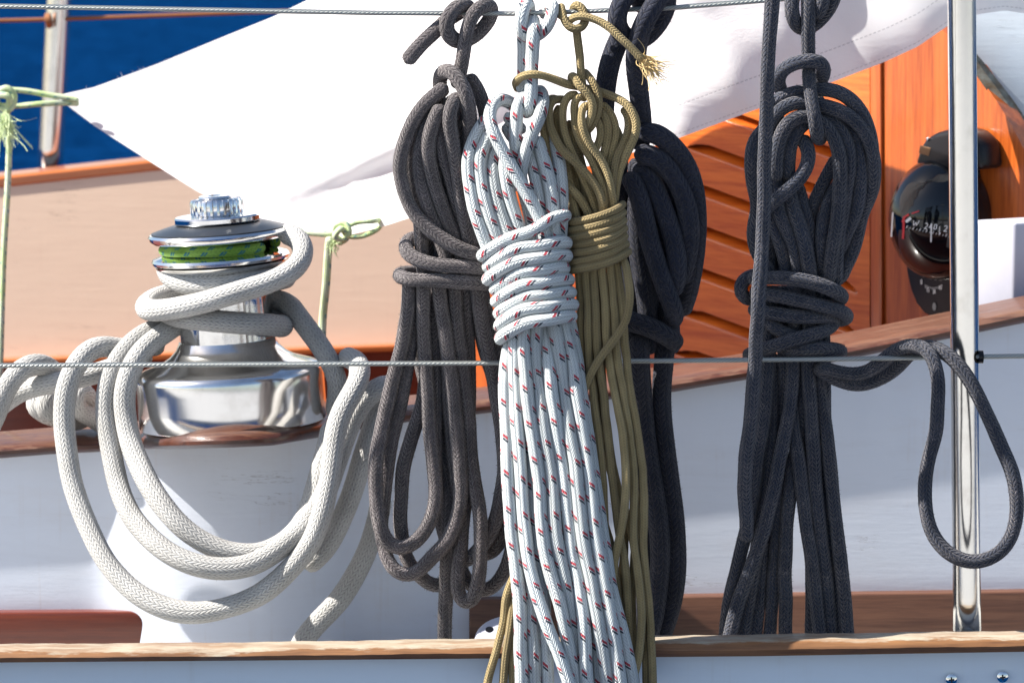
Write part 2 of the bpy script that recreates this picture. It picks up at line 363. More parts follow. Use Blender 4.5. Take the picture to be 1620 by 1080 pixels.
# coaming with a round pod that carries the winch
_yx = np.arange(-600, 2400, 2.); _yt = np.abs(_yx - 368) / 164.
_yy = .34 - .145 * np.clip(1 - _yt ** 2, 0, 1) ** .62
def _blur(a, k): w_ = np.hanning(k); return np.convolve(np.pad(a, k // 2, 'edge'), w_ / w_.sum(), 'valid')
_yc = _blur(_yy, 13); _yf = _blur(.34 - .026 * np.clip(1 - (np.abs(_yx - 368) / 205) ** 2, 0, 1) ** 1.0, 45)
def Yf(px): return float(np.interp(px, _yx, _yf))
def Yc(px): return float(np.interp(px, _yx, _yc))
capb = lambda px: itp(px, [-420, 0, 87, 154, 225, 370, 430, 510, 560, 650, 1060, 1130, 1180, 1500, 1620, 2040], [760, 726, 719, 716, 712, 709, 706, 692, 682, 668, 622, 610, 602, 537, 512, 430])
PXC = sorted(set(list(range(-420, 200, 20)) + list(range(196, 232, 3)) + list(range(232, 505, 8)) + list(range(505, 545, 3)) + list(range(545, 2041, 20))))
V = []; nv = 30
for px in PXC:
    top = P(px, capb(px) - 14, Yf(px)); lean = .012
    for j in range(nv):
        v = j / (nv - 1); z = top[2] + (dz - .02 - top[2]) * v
        V.append((top[0], Yf(px) - lean * v * (1 if True else 0), z))
F = [(i * nv + j, i * nv + j + 1, (i + 1) * nv + j + 1, (i + 1) * nv + j) for i in range(len(PXC) - 1) for j in range(nv - 1)]
coaming = mesh('coaming', V, F, M['coaming'], yacht)
secs = []
for px in PXC:
    p = P(px, capb(px), Yc(px) - .006); hgt = 23 * pxs(.3); X, y0, z0 = p; zt = z0 + hgt
    yi = .425; inner = -.002
    secs.append([(X, y0 + .09, z0), (X, y0 + .005, z0), (X, y0 - .002, z0 + hgt * .14), (X, y0 - .006, z0 + hgt * .36), (X, y0 - .006, z0 + hgt * .6), (X, y0 - .002, z0 + hgt * .84), (X, y0 + .006, zt - .0006), (X, y0 + .014, zt),
                 (X, (y0 + yi) / 2, zt + .002), (X, yi - .003, zt), (X, yi, zt - .004), (X, yi, z0 - .02), (X, yi - .02, z0 - .02)])
cap = sweep('cap_rail', secs, M['cap'], coaming)
# inner face of the near coaming
def inn(u, v):
    px = -420 + u * 2460; p = P(px, capb(px), .415); return (p[0], .41, p[2] - .01 - .5 * v)
grid('inner_face', inn, 40, 6, M['mahogany'], coaming)
# teak base trims
zt = P(1200, 940, .32)[2]
def trim(x0, x1, y0, y1, rounded):
    a = P(x0, y0, .318); b = P(x1, y1, .318); pts = [(a[0], .318, dz - .01), (b[0], .318, dz - .01)]
    if rounded:
        r = .014
        for k in range(7):
            an = k / 6 * math.pi / 2; pts.append((b[0] - r + r * math.cos(an), .318, b[2] - r + r * math.sin(an)))
    else: pts.append((b[0], .318, b[2]))
    pts.append((a[0], .318, a[2]))
    return prism('base_trim', pts, (0, .03, 0), M['mahogany' if rounded else 'basetrim'], coaming, .0018)
trim(-420, 228, 972, 967, True); trim(742, 2040, 948, 929, False)
# far side of the cockpit
FY = 1.5
def far_top(px): return itp(px, [-400, 0, 240, 760, 1200], [330, 296, 270, 222, 180])
def far_bot(px): return itp(px, [-400, 0, 640, 1200], [590, 571, 547, 530])
grid('cockpit_side', lambda u, v: P(-400 + 1700 * u, far_top(-400 + 1700 * u) - 4 + v * (far_bot(-400 + 1700 * u) - far_top(-400 + 1700 * u) + 6), FY + .03 * (1 - v)), 30, 20, M['peach'], yacht)
grid('seat_back', lambda u, v: P(-400 + 1700 * u, far_bot(-400 + 1700 * u) + 6 + v * 420, FY - .01), 20, 8, M['mahogany'], yacht)
def strip(name, fn, y0, y1, h0, h1, mat, parent, x0=-400, x1=1300, st=40):
    """bar following pixel line fn at depth y0 (front) .. y1 (back); h0/h1 pixels below/above"""
    ss = []
    for px in range(x0, x1 + 1, st):
        a = P(px, fn(px) + h0, y0); b = P(px, fn(px) - h1, y0); r = (b[2] - a[2]) * .22; X = a[0]
        ss.append([(X, y0 + r, a[2]), (X, y0, a[2] + r), (X, y0, b[2] - r), (X, y0 + r, b[2]), (X, y1 - r, b[2]), (X, y1, b[2] - r), (X, y1, a[2])])
    return sweep(name, ss, mat, parent)
strip('far_cap_rail', lambda p: far_top(p), FY + .027, FY + .10, 2, 17, M['farcap'], yacht)
strip('seat_ledge', lambda p: far_bot(p), FY - .02, FY + .02, 8, 2, M['farcap'], yacht)
mesh('cockpit_sole', [(-2, .4, dz - .25), (2, .4, dz - .25), (2, 1.6, dz - .25), (-2, 1.6, dz - .25)], [(0, 1, 2, 3)], M['mahogany'], yacht, False)
# far topside deck edge, seen only as the band behind the far cap
# bulkhead (slanting away to the left), louvered door, cabin side
BP = P(1480, 380, .62); _t = np.array([-1, 1.15, 0]); _t /= np.linalg.norm(_t); BN = np.array([-_t[1], _t[0], 0]);
if BN[1] > 0: BN = -BN
Q = lambda px, py, off=0.0: plane_hit(px, py, BP + BN * off, BN)
arc = [(1505, 60), (1522, 82), (1541, 108), (1560, 136), (1580, 165), (1600, 198), (1620, 236), (1640, 280), (1655, 330), (1665, 400)]
bulk = prism('cabin_bulkhead', [Q(a, b) for a, b in [(1374, 690), (1680, 640)] + arc[::-1] + [(1470, 30), (1400, 30), (1374, 42)]], -BN * .02, M['bulk'], yacht)
prism('cabin_bulkhead', [Q(a, b) for a, b in [(720, 720), (1061, 700), (1061, 190), (1040, 200), (900, 240), (720, 300)]], -BN * .02, M['bulk'], yacht)
slots = [(203, 1128), (270, 1088), (337, 1076), (401, 1076), (469, 1076), (537, 1076), (603, 1068)]
def louver_h(px, py):
    h = 0.0
    for y18, xl in slots:
        v = py - (y18 + .365 * (px - 1180))
        if -24 < v < 6:
            e = max(0., min(1., (px - xl) / 36.)) ** .5 * max(0., min(1., (1356 - px) / 30.)) ** .5
            if e <= 0: continue
            top = -19 * e
            if v < -1.5 and v > top:
                s = (v - top) / (-1.5 - top); h = min(h, -.026 * (1 - s) ** 1.2 * min(1, e * 1.3))
            elif -1.5 <= v < 3: h = max(h, .0016 * e * (1 - abs(v - .6) / 2.6)) if abs(v - .6) < 2.6 else h
    return h
nu, nvv = 115, 640
V = []
for i in range(nu):
    px = 1058 + i * (1376 - 1058) / (nu - 1)
    for j in range(nvv):
        py = 0 + j * 660 / (nvv - 1) + .365 * (px - 1180)
        lh = louver_h(px, py); V.append(Q(px, py, .004) - np.array([0, 1., 0]) * lh)
F = [(i * nvv + j, i * nvv + j + 1, (i + 1) * nvv + j + 1, (i + 1) * nvv + j) for i in range(nu - 1) for j in range(nvv - 1)]
# rim of the door back to the bulkhead
for i in (0, nu - 1):
    b0 = len(V)
    for j in range(0, nvv): p = np.array(V[i * nvv + j]); V.append(p + np.array([0, .03, 0]))
    F += [((i * nvv + j), (i * nvv + j + 1), b0 + j + 1, b0 + j) for j in range(nvv - 1)]
door = mesh('louvered_door', V, F, M['louver'], yacht); auto(door, 32)
# vertical timber stile between door and compass
prism('door_stile', [Q(a, b, .0) for a, b in ((1378, -20), (1396, -20), (1400, 640), (1382, 640))], BN * .0035, M['bulk'], yacht, .0008)
prism('cabin_side', [P(a, b, .60) for a, b in [(1512, 60), (1530, 84), (1550, 108), (1572, 140), (1592, 172), (1612, 210), (1632, 258), (1650, 320), (1664, 400), (1670, 620), (1800, 640), (2100, 500), (2100, -60), (1500, -60)]], (0, .02, 0), M['hull'], yacht, .002)
rib = []
for i, (a, b) in enumerate(arc):
    p = P(a + 4 + i * .9, b - 3, .585); j = min(i + 1, len(arc) - 1); k = max(i - 1, 0)
    tg = P(*arc[j], .585) - P(*arc[k], .585); tg /= np.linalg.norm(tg); nn = np.array([tg[2], 0, -tg[0]]); wd = (7 + i * 1.5) * pxs(.585)
    nn = -nn if nn[0] < 0 else nn
    rib.append([p - nn * wd, p - nn * wd + (0, -.012, 0), p + nn * wd * .2 + (0, -.017, 0), p + nn * wd + (0, -.012, 0), p + nn * wd])
sweep('edge_trim', rib, M['trim'], yacht)

# white box on the cabin step
c = P(1604, 352, .44); bt = c[2]; c2 = P(1604, 500, .44); lw = .085
ang = R(38); L1 = np.array([-math.cos(R(28)), math.sin(R(28)), 0]) * .046; L2 = np.array([math.cos(R(30)), math.sin(R(30)), 0]) * .10
pts = [c2 + (0, 0, -.03), c2 + L2 + (0, 0, -.03), c2 + L1 + L2 + (0, 0, -.03), c2 + L1 + (0, 0, -.03)]
o = prism('locker_box', pts, (0, 0, bt - c2[2] + .03), M['whitep'], None, .003); tag(o, 'plain white box with rounded corners standing behind the stanchion', 'box')

# ------------------------------------------------------------------ compass on the bulkhead
cc = Q(1490, 346, .018)
comp = empty('bulkhead_compass', Q(1490, 346), 'black domed compass with white degree marks on the wooden bulkhead', 'compass')
plate = [(1438, 400), (1443, 432), (1448, 455), (1457, 478), (1470, 494), (1488, 503), (1510, 501), (1530, 482), (1545, 440), (1554, 380), (1556, 310), (1551, 262), (1541, 236), (1500, 228), (1460, 262), (1440, 330)]
bz = prism('mounting_plate', [Q(a, b) for a, b in plate], BN * .007, M['blackp'], comp, .0015)
rs = 84 * pxs(cc[1]); ex = 1.17
V = []; F = []; nu, nvv = 64, 40
for j in range(nvv + 1):
    ph = math.pi * j / nvv
    for i in range(nu):
        th = 2 * math.pi * i / nu
        V.append(cc + np.array([math.cos(th) * math.sin(ph) * rs, math.sin(th) * math.sin(ph) * rs, math.cos(ph) * rs * ex]))
for j in range(nvv):
    for i in range(nu):
        a = j * nu + i; b = j * nu + (i + 1) % nu; F.append((a, a + nu, b + nu, b))
dome = mesh('dome', V, F, M['glass'], comp)
# raised ring round the dome
def on_dome(px, py, off=.0004):
    d = ray(px, py); sc = np.array([1, 1, 1 / ex]); o_ = (CAM - cc) * sc; dd = d * sc
    A = dd @ dd; B = 2 * o_ @ dd; C_ = o_ @ o_ - (rs + off) ** 2; D = B * B - 4 * A * C_
    t_ = (-B - math.sqrt(max(D, 0))) / (2 * A); return CAM + d * t_
def decal(name, polys, mat, parent=None, off=.0004):
    V = []; F = []
    for poly in polys:
        b = len(V); V += [on_dome(x, y, off) for x, y in poly]; F.append(tuple(range(b, b + len(poly))))
    return mesh(name, V, F, mat, parent, False)
def bar(x0, y0, x1, y1, wd):
    dx, dy = x1 - x0, y1 - y0; L = math.hypot(dx, dy); nx, ny = -dy / L * wd / 2, dx / L * wd / 2
    return [(x0 + nx, y0 + ny), (x1 + nx, y1 + ny), (x1 - nx, y1 - ny), (x0 - nx, y0 - ny)]
ticks = [bar(1433.5 + k * 5.2 + 2.2, 357 + k * 1.1 + (1.5 if k % 2 else 0), 1433.5 + k * 5.2, 361 + k * 1.1, 1.1 if k % 2 == 0 else .6) for k in range(14)]
decal('degree_scale', ticks + [bar(1486.5, 358, 1486, 370, .9)], M['mark'], dome)
decal('lubber_line', [bar(1473.4, 354, 1472.8, 383, 2.2)], M['mark'], dome, .0012); decal('lubber_line', [bar(1412.5, 336, 1410, 375, 2.2)], M['mark'], dome, .0012)
decal('red_lubber_line', [bar(1430, 346, 1428.5, 378, 3.4)] + [bar(1428, 352, 1431, 343, 4), bar(1430, 344, 1438, 339, 3), bar(1442, 338, 1454, 334, 2)], M['redmark'], dome, .0009)
decal('index_mark', [bar(1433, 351, 1441, 345, 4.5)], M['mark'], dome, .0011)
GL = {'W': [(0, 0, .25, 1), (.25, 1, .5, .35), (.5, .35, .75, 1), (.75, 1, 1, 0)],
      '2': [(0, .12, .5, 0), (.5, 0, .9, .2), (.9, .2, .8, .5), (.8, .5, 0, 1), (0, 1, .95, 1)],
      '4': [(.65, 0, 0, .7), (0, .7, 1, .7), (.7, .1, .7, 1)],
      '0': [(.1, .1, .85, .1), (.85, .1, .9, .9), (.9, .9, .1, .9), (.1, .9, .1, .1)],
      '7': [(0, 0, 1, 0), (1, 0, .35, 1)], '9': [(.9, .45, .1, .45), (.1, .45, .1, .05), (.1, .05, .9, .05), (.9, .05, .9, .95), (.9, .95, .2, .95)],
      '3': [(.1, 0, .9, 0), (.9, 0, .9, 1), (.9, 1, .1, 1), (.2, .5, .9, .5)], '1': [(.5, 0, .5, 1), (.2, .2, .5, 0)], '5': [(.9, 0, .1, 0), (.1, 0, .1, .5), (.1, .5, .9, .5), (.9, .5, .9, 1), (.9, 1, .1, 1)]}
def glyphs(txt, x, y, w_, h_, adv, slant, wd, dyr=.0):
    out = []
    for k, ch in enumerate(txt):
        ox = x + k * adv; oy = y + k * adv * dyr
        for (a, b, c_, d_) in GL[ch]:
            out.append(bar(ox + a * w_ + (1 - b) * slant, oy + b * h_, ox + c_ * w_ + (1 - d_) * slant, oy + d_ * h_, wd))
    return out
decal('degree_numbers', glyphs('W', 1443, 349, 9, 8, 8, 2.5, 1.2) + glyphs('240', 1462, 353, 4.8, 9, 7.2, 2, 1.2, .1) + glyphs('27', 1493, 357, 5, 9, 7.5, 1.5, 1.2, .1), M['mark'], dome, .0007)
# tilt scale on the plate
def pdecal(name, polys, mat, off=.0078):
    V = []; F = []
    for poly in polys:
        b = len(V); V += [Q(x, y, off) for x, y in poly]; F.append(tuple(range(b, b + len(poly))))
    return mesh(name, V, F, mat, bz, False)
tk = [bar(1464 + k * 2.6, 450 + 4.2 * math.sin(k / 10 * math.pi), 1464 + k * 2.6 + .4, 454 + 3.5 * math.sin(k / 10 * math.pi) + (2 if k in (0, 9) else 0), .7) for k in range(11)]
pdecal('tilt_scale', glyphs('0', 1456.5, 442, 2.2, 8, 3, 0, 1.1) + glyphs('15', 1466, 455, 1.6, 7, 2.3, 0, .9) + glyphs('30', 1475.5, 458, 1.8, 6.5, 2.5, 0, .9) + glyphs('45', 1485, 452, 2, 6.5, 2.8, 0, .9, -.3) + tk, M['mark'])
ov = [(1478 + 3 * math.cos(a), 485 + 6.5 * math.sin(a)) for a in np.linspace(0, 2 * math.pi, 14)[:-1]]
pdecal('screw_cap', [ov], M['mark_dull'])
# lamp hood
hp = [(1446, 268), (1447, 252), (1453, 233), (1462, 219), (1478, 209), (1500, 204), (1526, 206), (1545, 224), (1552, 268), (1500, 273)]
hood = prism('lamp_hood', [Q(a, b, .034) for a, b in hp], -BN * .034, M['blackp'], comp, .0065)
prism('name_plate', [Q(a, b, .0335) for a, b in ((1457, 230), (1473, 234), (1470, 247), (1454, 242))], BN * .0009, M['brass'], hood, .0003)
_q = Q(1468, 220, .034); Mx = Matrix.Translation(Vector(_q)) @ Vector(BN).to_track_quat('Z', 'Y').to_matrix().to_4x4()
lathe('bolt', [(.0012, -.004), (.0018, 0), (.0013, .0012), (.0002, .0014)], M['chrome'], hood, 20, Mx)

# ------------------------------------------------------------------ canvas awning
lx = [97, 150, 200, 310, 400, 470, 545, 600, 650, 760, 900, 1065, 1200, 1320, 1400, 1452, 1504, 1540, 1590, 1625, 1750]
ly = [160, 200, 232, 302, 348, 368, 373, 360, 344, 312, 272, 222, 172, 129, 98, 74, 38, 24, 17, 22, 30]
ux = [92, 150, 250, 350, 430, 500, 560, 700, 1750]; uy = [151, 138, 101, 60, 28, -6, -60, -160, -200]
_cx = np.arange(94, 1760, 4.)
_cl = _blur(np.interp(_cx, [94, 300, 545, 800, 1065, 1300, 1500, 1750], [.82, .73, .63, .56, .51, .52, .54, .57]), 41)
_cu = _blur(np.interp(_cx, [94, 300, 545, 800, 1000, 1200, 1400, 1750], [.83, .90, .95, .84, .62, .46, .43, .46]), 61)
def canvas_pt(u, v):
    px = 94 + u ** 1.15 * (1750 - 94)
    yl = itp(px, lx, ly); yu = itp(px, ux, uy); py = yl + (yu - yl) * v
    YL = float(np.interp(px, _cx, _cl)); YU = float(np.interp(px, _cx, _cu))
    vv = v ** 1.0
    if px > 900: vv = v ** (1 + 1.2 * min(1, (px - 900) / 300))
    Y = YL + (YU - YL) * vv
    f = min(1, (px - 94) / 300)
    Y += .010 * f * math.sin(px * .018 + py * .02) * (1 - v * .4) + .007 * math.sin(px * .045 - py * .03) * f * (.3 + .7 * (1 - v)) * (1 if px > 1000 else .4)
    Y += .02 * math.exp(-((px - 545) / 60.) ** 2) * math.exp(-v * 8)
    Y += .03 * math.exp(-((py - (430 - .42 * px) + 60) / 26.) ** 2) * math.exp(-((px - 1180) / 200.) ** 2)
    dd = (py - (455 - .43 * px + 60)) * .918
    Y += .030 * math.tanh(dd / 18.) * math.exp(-((px - 640) / 190.) ** 2) * min(1, v * 12)  # added fold, shaped to imitate a cast shadow band
    return P(px, py, Y), (px, yl - py)
cv = grid('canvas_awning', lambda u, v: canvas_pt(u, v)[0], 220, 70, M['canvas'], uv=lambda u, v: canvas_pt(u, v)[1])
tag(cv, 'white canvas awning stretched over the cockpit with a stitched hem', 'awning')

def cY(px, py): 
    yl = itp(px, lx, ly); yu = itp(px, ux, uy); v_ = min(1, max(0, (py - yl) / (yu - yl - 1e-6))); YL = float(np.interp(px, _cx, _cl)); YU = float(np.interp(px, _cx, _cu)); return YL + (YU - YL) * v_
vv = []; ff = []
for k in range(12):
    px = rng.uniform(104, 240); py = itp(px, ux, uy) + 1; q = P(px, py, cY(px, py) - .004); d_ = rng.normal(0, 1, 3) * .5 + np.array([-.6, 0, .9]); d_ /= np.linalg.norm(d_); b0 = len(vv)
    l_ = rng.uniform(.002, .006); vv += [q, q + (.0005, 0, 0), q + d_ * l_ + rng.normal(0, .001, 3)]; ff.append((b0, b0 + 1, b0 + 2))
mesh('loose_threads', vv, ff, M['canvas'], cv, False)

# ------------------------------------------------------------------ tubes and ropes
def catmull(pts, step):
    pts = np.asarray(pts, float)
    if len(pts) < 3: pts = np.vstack([pts[0], (pts[0] + pts[-1]) / 2, pts[-1]])
    p = np.vstack([2 * pts[0] - pts[1], pts, 2 * pts[-1] - pts[-2]])
    out = []
    for i in range(1, len(p) - 2):
        a, b, c_, d_ = p[i - 1:i + 3]; n_ = max(4, int(np.linalg.norm(c_ - b) / step * 2))
        for k in range(n_):
            t_ = k / n_
            out.append(.5 * ((2 * b) + (c_ - a) * t_ + (2 * a - 5 * b + 4 * c_ - d_) * t_ ** 2 + (3 * b - a - 3 * c_ + d_) * t_ ** 3))
    out.append(p[-2]); out = np.array(out)
    s = np.concatenate([[0], np.cumsum(np.linalg.norm(np.diff(out, axis=0), axis=1))])
    n_ = max(4, int(round(s[-1] / step))); q = np.linspace(0, s[-1], n_ + 1)
    return np.stack([np.interp(q, s, out[:, k]) for k in range(3)], 1)
def tube(name, path, r, mat, parent=None, seg=20, ring=.32, round_ends=(True, True), rvar=.02, twist=None, fibres=0, flen=.0018, smooth_path=True):
    path = catmull(path, r * ring) if smooth_path else np.asarray(path, float)
    n_ = len(path); s = np.concatenate([[0], np.cumsum(np.linalg.norm(np.diff(path, axis=0), axis=1))])
    T = np.gradient(path, axis=0); T /= np.linalg.norm(T, axis=1)[:, None] + 1e-12
    N0 = np.cross(T[0], (0, 1, 0)); N0 = N0 if np.linalg.norm(N0) > .1 else np.cross(T[0], (1, 0, 0)); N0 /= np.linalg.norm(N0)
    Ns = [N0]
    for i in range(1, n_):
        v = Ns[-1] - T[i] * (Ns[-1] @ T[i]); Ns.append(v / np.linalg.norm(v))
    Ns = np.array(Ns); Bs = np.cross(T, Ns)
    rr = r * (1 + rvar * np.interp(s, np.linspace(0, s[-1], max(3, int(s[-1] / r / 4))), rng.normal(0, 1, max(3, int(s[-1] / r / 4)))))
    for e, on in enumerate(round_ends):
        if on:
            dd = s if e == 0 else s[-1] - s; m_ = dd < r
            rr = np.where(m_, rr * np.sqrt(np.clip(1 - (1 - dd / r) ** 2, .02, 1)), rr)
    tw = (rng.uniform(-.03, .03) if twist is None else twist); u0 = rng.uniform(0, 1)
    an = np.linspace(0, 2 * math.pi, seg + 1)[:-1]
    ring_ = path[:, None, :] + rr[:, None, None] * (np.cos(an)[None, :, None] * Ns[:, None, :] + np.sin(an)[None, :, None] * Bs[:, None, :])
    V = ring_.reshape(-1, 3)
    i_, j_ = np.meshgrid(np.arange(n_ - 1), np.arange(seg), indexing='ij'); jn = (j_ + 1) % seg
    F = np.stack([i_ * seg + j_, i_ * seg + jn, (i_ + 1) * seg + jn, (i_ + 1) * seg + j_], -1).reshape(-1, 4)
    vd = s / (2 * r)
    def uvof(i, j):   # j may be seg
        return np.stack([j / seg + 1.0 * np.floor(u0 * 12) / 12 * 0 , vd[i]], -1)
    ushift = round(u0 * 10) / 10
    def UV(i, j): return np.stack([(j / seg + ushift) , vd[i] + tw * 0], -1)
    L = np.stack([UV(i_, j_), UV(i_, j_ + 1), UV(i_ + 1, j_ + 1), UV(i_ + 1, j_)], 2).reshape(-1, 2)
    L[:, 0] = np.where(False, L[:, 0], L[:, 0])
    faces = [tuple(f) for f in F.tolist()]
    # wrap u into 0..1 per face
    Lf = L.reshape(-1, 4, 2); mn = np.floor(Lf[:, :, 0].min(1) + 1e-6); Lf[:, :, 0] -= mn[:, None]; L = Lf.reshape(-1, 2)
    uvl = L.tolist()
    faces.append(tuple(range(seg))[::-1]); faces.append(tuple((n_ - 1) * seg + k for k in range(seg)))
    uvl += [[.5, 0]] * seg + [[.5, float(vd[-1])]] * seg
    V = V.tolist()
    if fibres:
        nf = int(s[-1] * 1000 * fibres); ii = rng.integers(1, n_ - 1, nf); aa = rng.uniform(0, 2 * math.pi, nf)
        nr = np.cos(aa)[:, None] * Ns[ii] + np.sin(aa)[:, None] * Bs[ii]; base = path[ii] + nr * rr[ii][:, None] * .97
        dv = nr * rng.uniform(.3, 1, nf)[:, None] + rng.normal(0, .55, (nf, 3)); dv /= np.linalg.norm(dv, axis=1)[:, None]
        ln = flen * rng.uniform(.4, 1.3, nf); tip = base + dv * ln[:, None]
        sd_ = np.cross(dv, rng.normal(0, 1, (nf, 3))); sd_ /= np.linalg.norm(sd_, axis=1)[:, None]; wd = .00015
        b0 = len(V); VV = np.stack([base - sd_ * wd, base + sd_ * wd, tip], 1).reshape(-1, 3); V += VV.tolist()
        faces += [(b0 + 3 * k, b0 + 3 * k + 1, b0 + 3 * k + 2) for k in range(nf)]
        uvl += [[.55, .43]] * (3 * nf)
    return mesh(name, V, faces, mat, parent, True, uvl)

class Coil:
    def __init__(s, name, label, mat, dia, y0, strands, group=None, fibres=0, flen=.0018, cat='rope', relax=True):
        s.name, s.label, s.mat, s.dia, s.y0, s.strands = name, label, mat, dia, y0, strands
        s.group, s.fibres, s.flen, s.cat, s.relax = group, fibres, flen, cat, relax
        s.paths = []
        for nm, data, *opt in strands:
            pts = []
            for tok in data.split():
                x, y, d = (float(v) for v in tok.split(','))
                Y0 = itp(y, [a for a, _ in y0], [b for _, b in y0]); dm = dia * pxs(Y0)
                Y = Y0 - d * dm if 'absY' not in opt else -d * .001
                pts.append(P(x, y, Y))
            r = dia * pxs(itp(500, [a for a, _ in y0], [b for _, b in y0])) / 2
            s.r = r; s.paths.append(catmull(pts, r * 1.1))
COILS = []
def coil(*a, **k): c = Coil(*a, **k); COILS.append(c); return c
lp = 'loop'
coil('dark_rope_coil', 'faded dark brown braided rope coil hung beside the winch, its short tail pointing left', 'dark_brown', 23,
     [(0, .055), (120, .055), (250, .06), (573, .092), (1010, .092)], [
    ('hitch', '642,100,.2 665,72,.2 692,48,-.1 712,28,-.8 735,16,-1.0'),
    ('hitch', '742,40,-1.0 744,14,-.5 730,8,.3 714,18,1.0 704,40,1.1 710,60,.8 728,68,.0 748,60,-.5 766,42,-.7 779,22,-.6 775,8,0 760,9,.7 748,24,1.0 739,44,1.0 734,70,.8 730,100,.6 726,122,.3 724,135,-.6'),
    ('hitch', '700,155,-.6 699,126,.5 711,112,1.0 726,128,1.4 737,155,1.6 743,185,1.4 744,218,.9 737,262,-.3'),
    ('hitch', '736,120,-.4 752,138,-.3 764,168,-.3 767,205,-.4 759,262,-.7'),
    (lp, '712,138,.4 690,155,.5 660,185,.6 641,225,.7 632,262,.8 640,305,1.0 656,340,1.3 690,372,1.6 730,396,1.7 768,408,.6'),
    (lp, '705,150,.2 668,192,.3 652,228,.3 651,262,.2 656,300,.1 664,345,0 668,400,.3 668,440,.4'),
    (lp, '695,165,.5 675,200,.6 664,240,.5 664,282,.4 676,325,.4 698,372,.3 712,405,.4 715,440,.4'),
    (lp, '705,165,.9 689,195,1.0 680,228,.9 683,265,.8 700,322,.7 722,372,.6 736,410,.4 740,440,.4'),
    (lp, '718,150,.2 711,162,1.1 705,182,1.4 712,216,1.4 723,272,1.3 733,332,1.2 744,392,.9 748,440,.5'),
    (lp, '716,150,-.2 706,172,.7 695,200,1.0 697,236,.9 712,285,.7 724,335,.6 730,400,.4'),
    (lp, '725,160,-.3 708,200,-.1 690,260,-.2 690,330,-.4 700,440,-.4'),
    (lp, '730,160,-.9 722,220,-.5 712,290,-.5 715,360,-.5 725,440,-.4'),
    (lp, '728,170,-.9 735,230,-.6 736,310,-.6 742,380,-.5 745,440,-.4'),
    (lp, '720,160,-1.2 690,210,-.6 672,270,-.5 674,340,-.5 682,440,-.4'),
    (lp, '750,240,-.6 749,300,-.6 754,380,-.5 757,440,-.4'),
    (lp, '720,240,-.8 715,300,-.8 700,380,-.7 690,440,-.6'),
    ('wrap', '700,378,-1.8 655,376,-1.2 642,386,.3 646,403,1.4 676,416,2.2 716,421,2.4 755,423,1.9 773,427,.3 758,432,-2 700,434,-2.8 652,434,-1.2 637,437,.3 650,443,1.7 690,443,2.3 740,443,2.2 770,440,.8 776,438,-.6'),
    (lp, '670,440,.6 669,480,.6 672,540,.7 676,600,.8 680,680,.9 686,740,1.0 690,785,1.1 682,825,1.3 663,852,1.5 640,867,1.6 620,864,1.6 604,842,1.5 596,800,1.3 594,745,1.0 600,700,.7 612,640,.5 628,580,.4 645,510,.4 654,440,.3'),
    (lp, '697,440,.5 703,500,.5 713,570,.5 722,650,.6 729,740,.8 729,795,1.0 714,845,1.3 689,877,1.5 665,901,1.6 644,911,1.5 625,903,1.3 611,880,1.1 603,840,.2 607,790,-.1 615,720,-.2 632,640,-.2 650,540,0 662,450,0'),
    (lp, '735,440,.2 738,520,.1 740,600,0 740,700,-.3 735,800,-.5 725,870,-.6 712,915,-.5 696,930,-.5 672,918,-.5 648,893,-.6 637,860,-.7 634,800,-.8 638,740,-.8 652,690,-.9 668,640,-.9 680,560,-.8 684,450,-.6'),
    (lp, '718,440,.4 722,520,.3 738,640,.3 745,740,.7 757,800,1.1 761,860,1.3 759,905,1.4 752,942,1.4 741,957,1.3 730,952,1.1 723,930,.9 724,895,.6 730,860,.3 728,800,0 718,720,-.2 708,620,-.2 700,450,-.2'),
    (lp, '750,440,.1 760,500,.1 778,580,.1 792,660,.1 797,730,.1 792,790,.2 776,842,.3 757,868,.2 735,890,0 718,880,-.3 708,850,-.5 700,800,-.6 692,740,-.5 690,640,-.4 690,450,-.4'),
    (lp, '757,440,-.2 775,520,-.2 800,600,-.3 815,680,-.4 818,780,-.5 812,855,-.5 797,905,-.5 770,935,-.5 745,928,-.7 728,905,-.9 722,860,-1.1 712,760,-1.1 706,640,-.9 700,450,-.8'),
    (lp, '742,440,-.5 765,540,-.7 790,640,-.8 808,740,-.8 806,815,-.7 790,862,-.6 766,880,-.8 748,870,-1.2'),
    ('tail', '660,440,-.7 665,560,-.9 690,680,-.9 704,780,-.6 708,850,-.3 708,920,-.1 704,980,0 703,1030,0'),
], fibres=9, flen=.0020)

def wrapw():
    s = '900,352,-1.6 '
    n = 8
    for i in range(n):
        rx, ry = (896, 343) if i == 0 else (896 + max(0, i - 4) * 3.2, 366 + i * 18.6 if i == 1 else 366 + 18.8 * i)
        lx_, ly_ = 774 + 3.4 * i, 408 + 17.6 * i
        s += '%d,%d,.1 %d,%d,1.5 %d,%d,2.3 %d,%d,2.5 %d,%d,2.0 %d,%d,.5 ' % (lx_ - 2, ly_, lx_ + 12, ly_ - 14 + 3, lx_ + 38, ly_ - 30, (lx_ + rx) / 2 + 14, (ly_ + ry) / 2 - 9, rx - 24, ry + 3, rx, ry) if False else \
             '%d,%d,.1 %d,%d,1.5 %d,%d,2.3 %d,%d,2.5 %d,%d,1.9 %d,%d,.4 ' % (lx_ - 2, ly_, lx_ + 12, ly_ - 13, lx_ + 40, ly_ - 29, (lx_ + rx) / 2 + 16, (ly_ + ry) / 2 - 12, rx - 20, ry + 1, rx, ry + 2) 
        if i < n - 1: s += '%d,%d,-1.8 %d,%d,-2.4 %d,%d,-1.6 ' % (rx - 20, ry + 12, (lx_ + rx) / 2, (ly_ + ry) / 2 + 8, lx_ + 12, ly_ + 12)
    return s
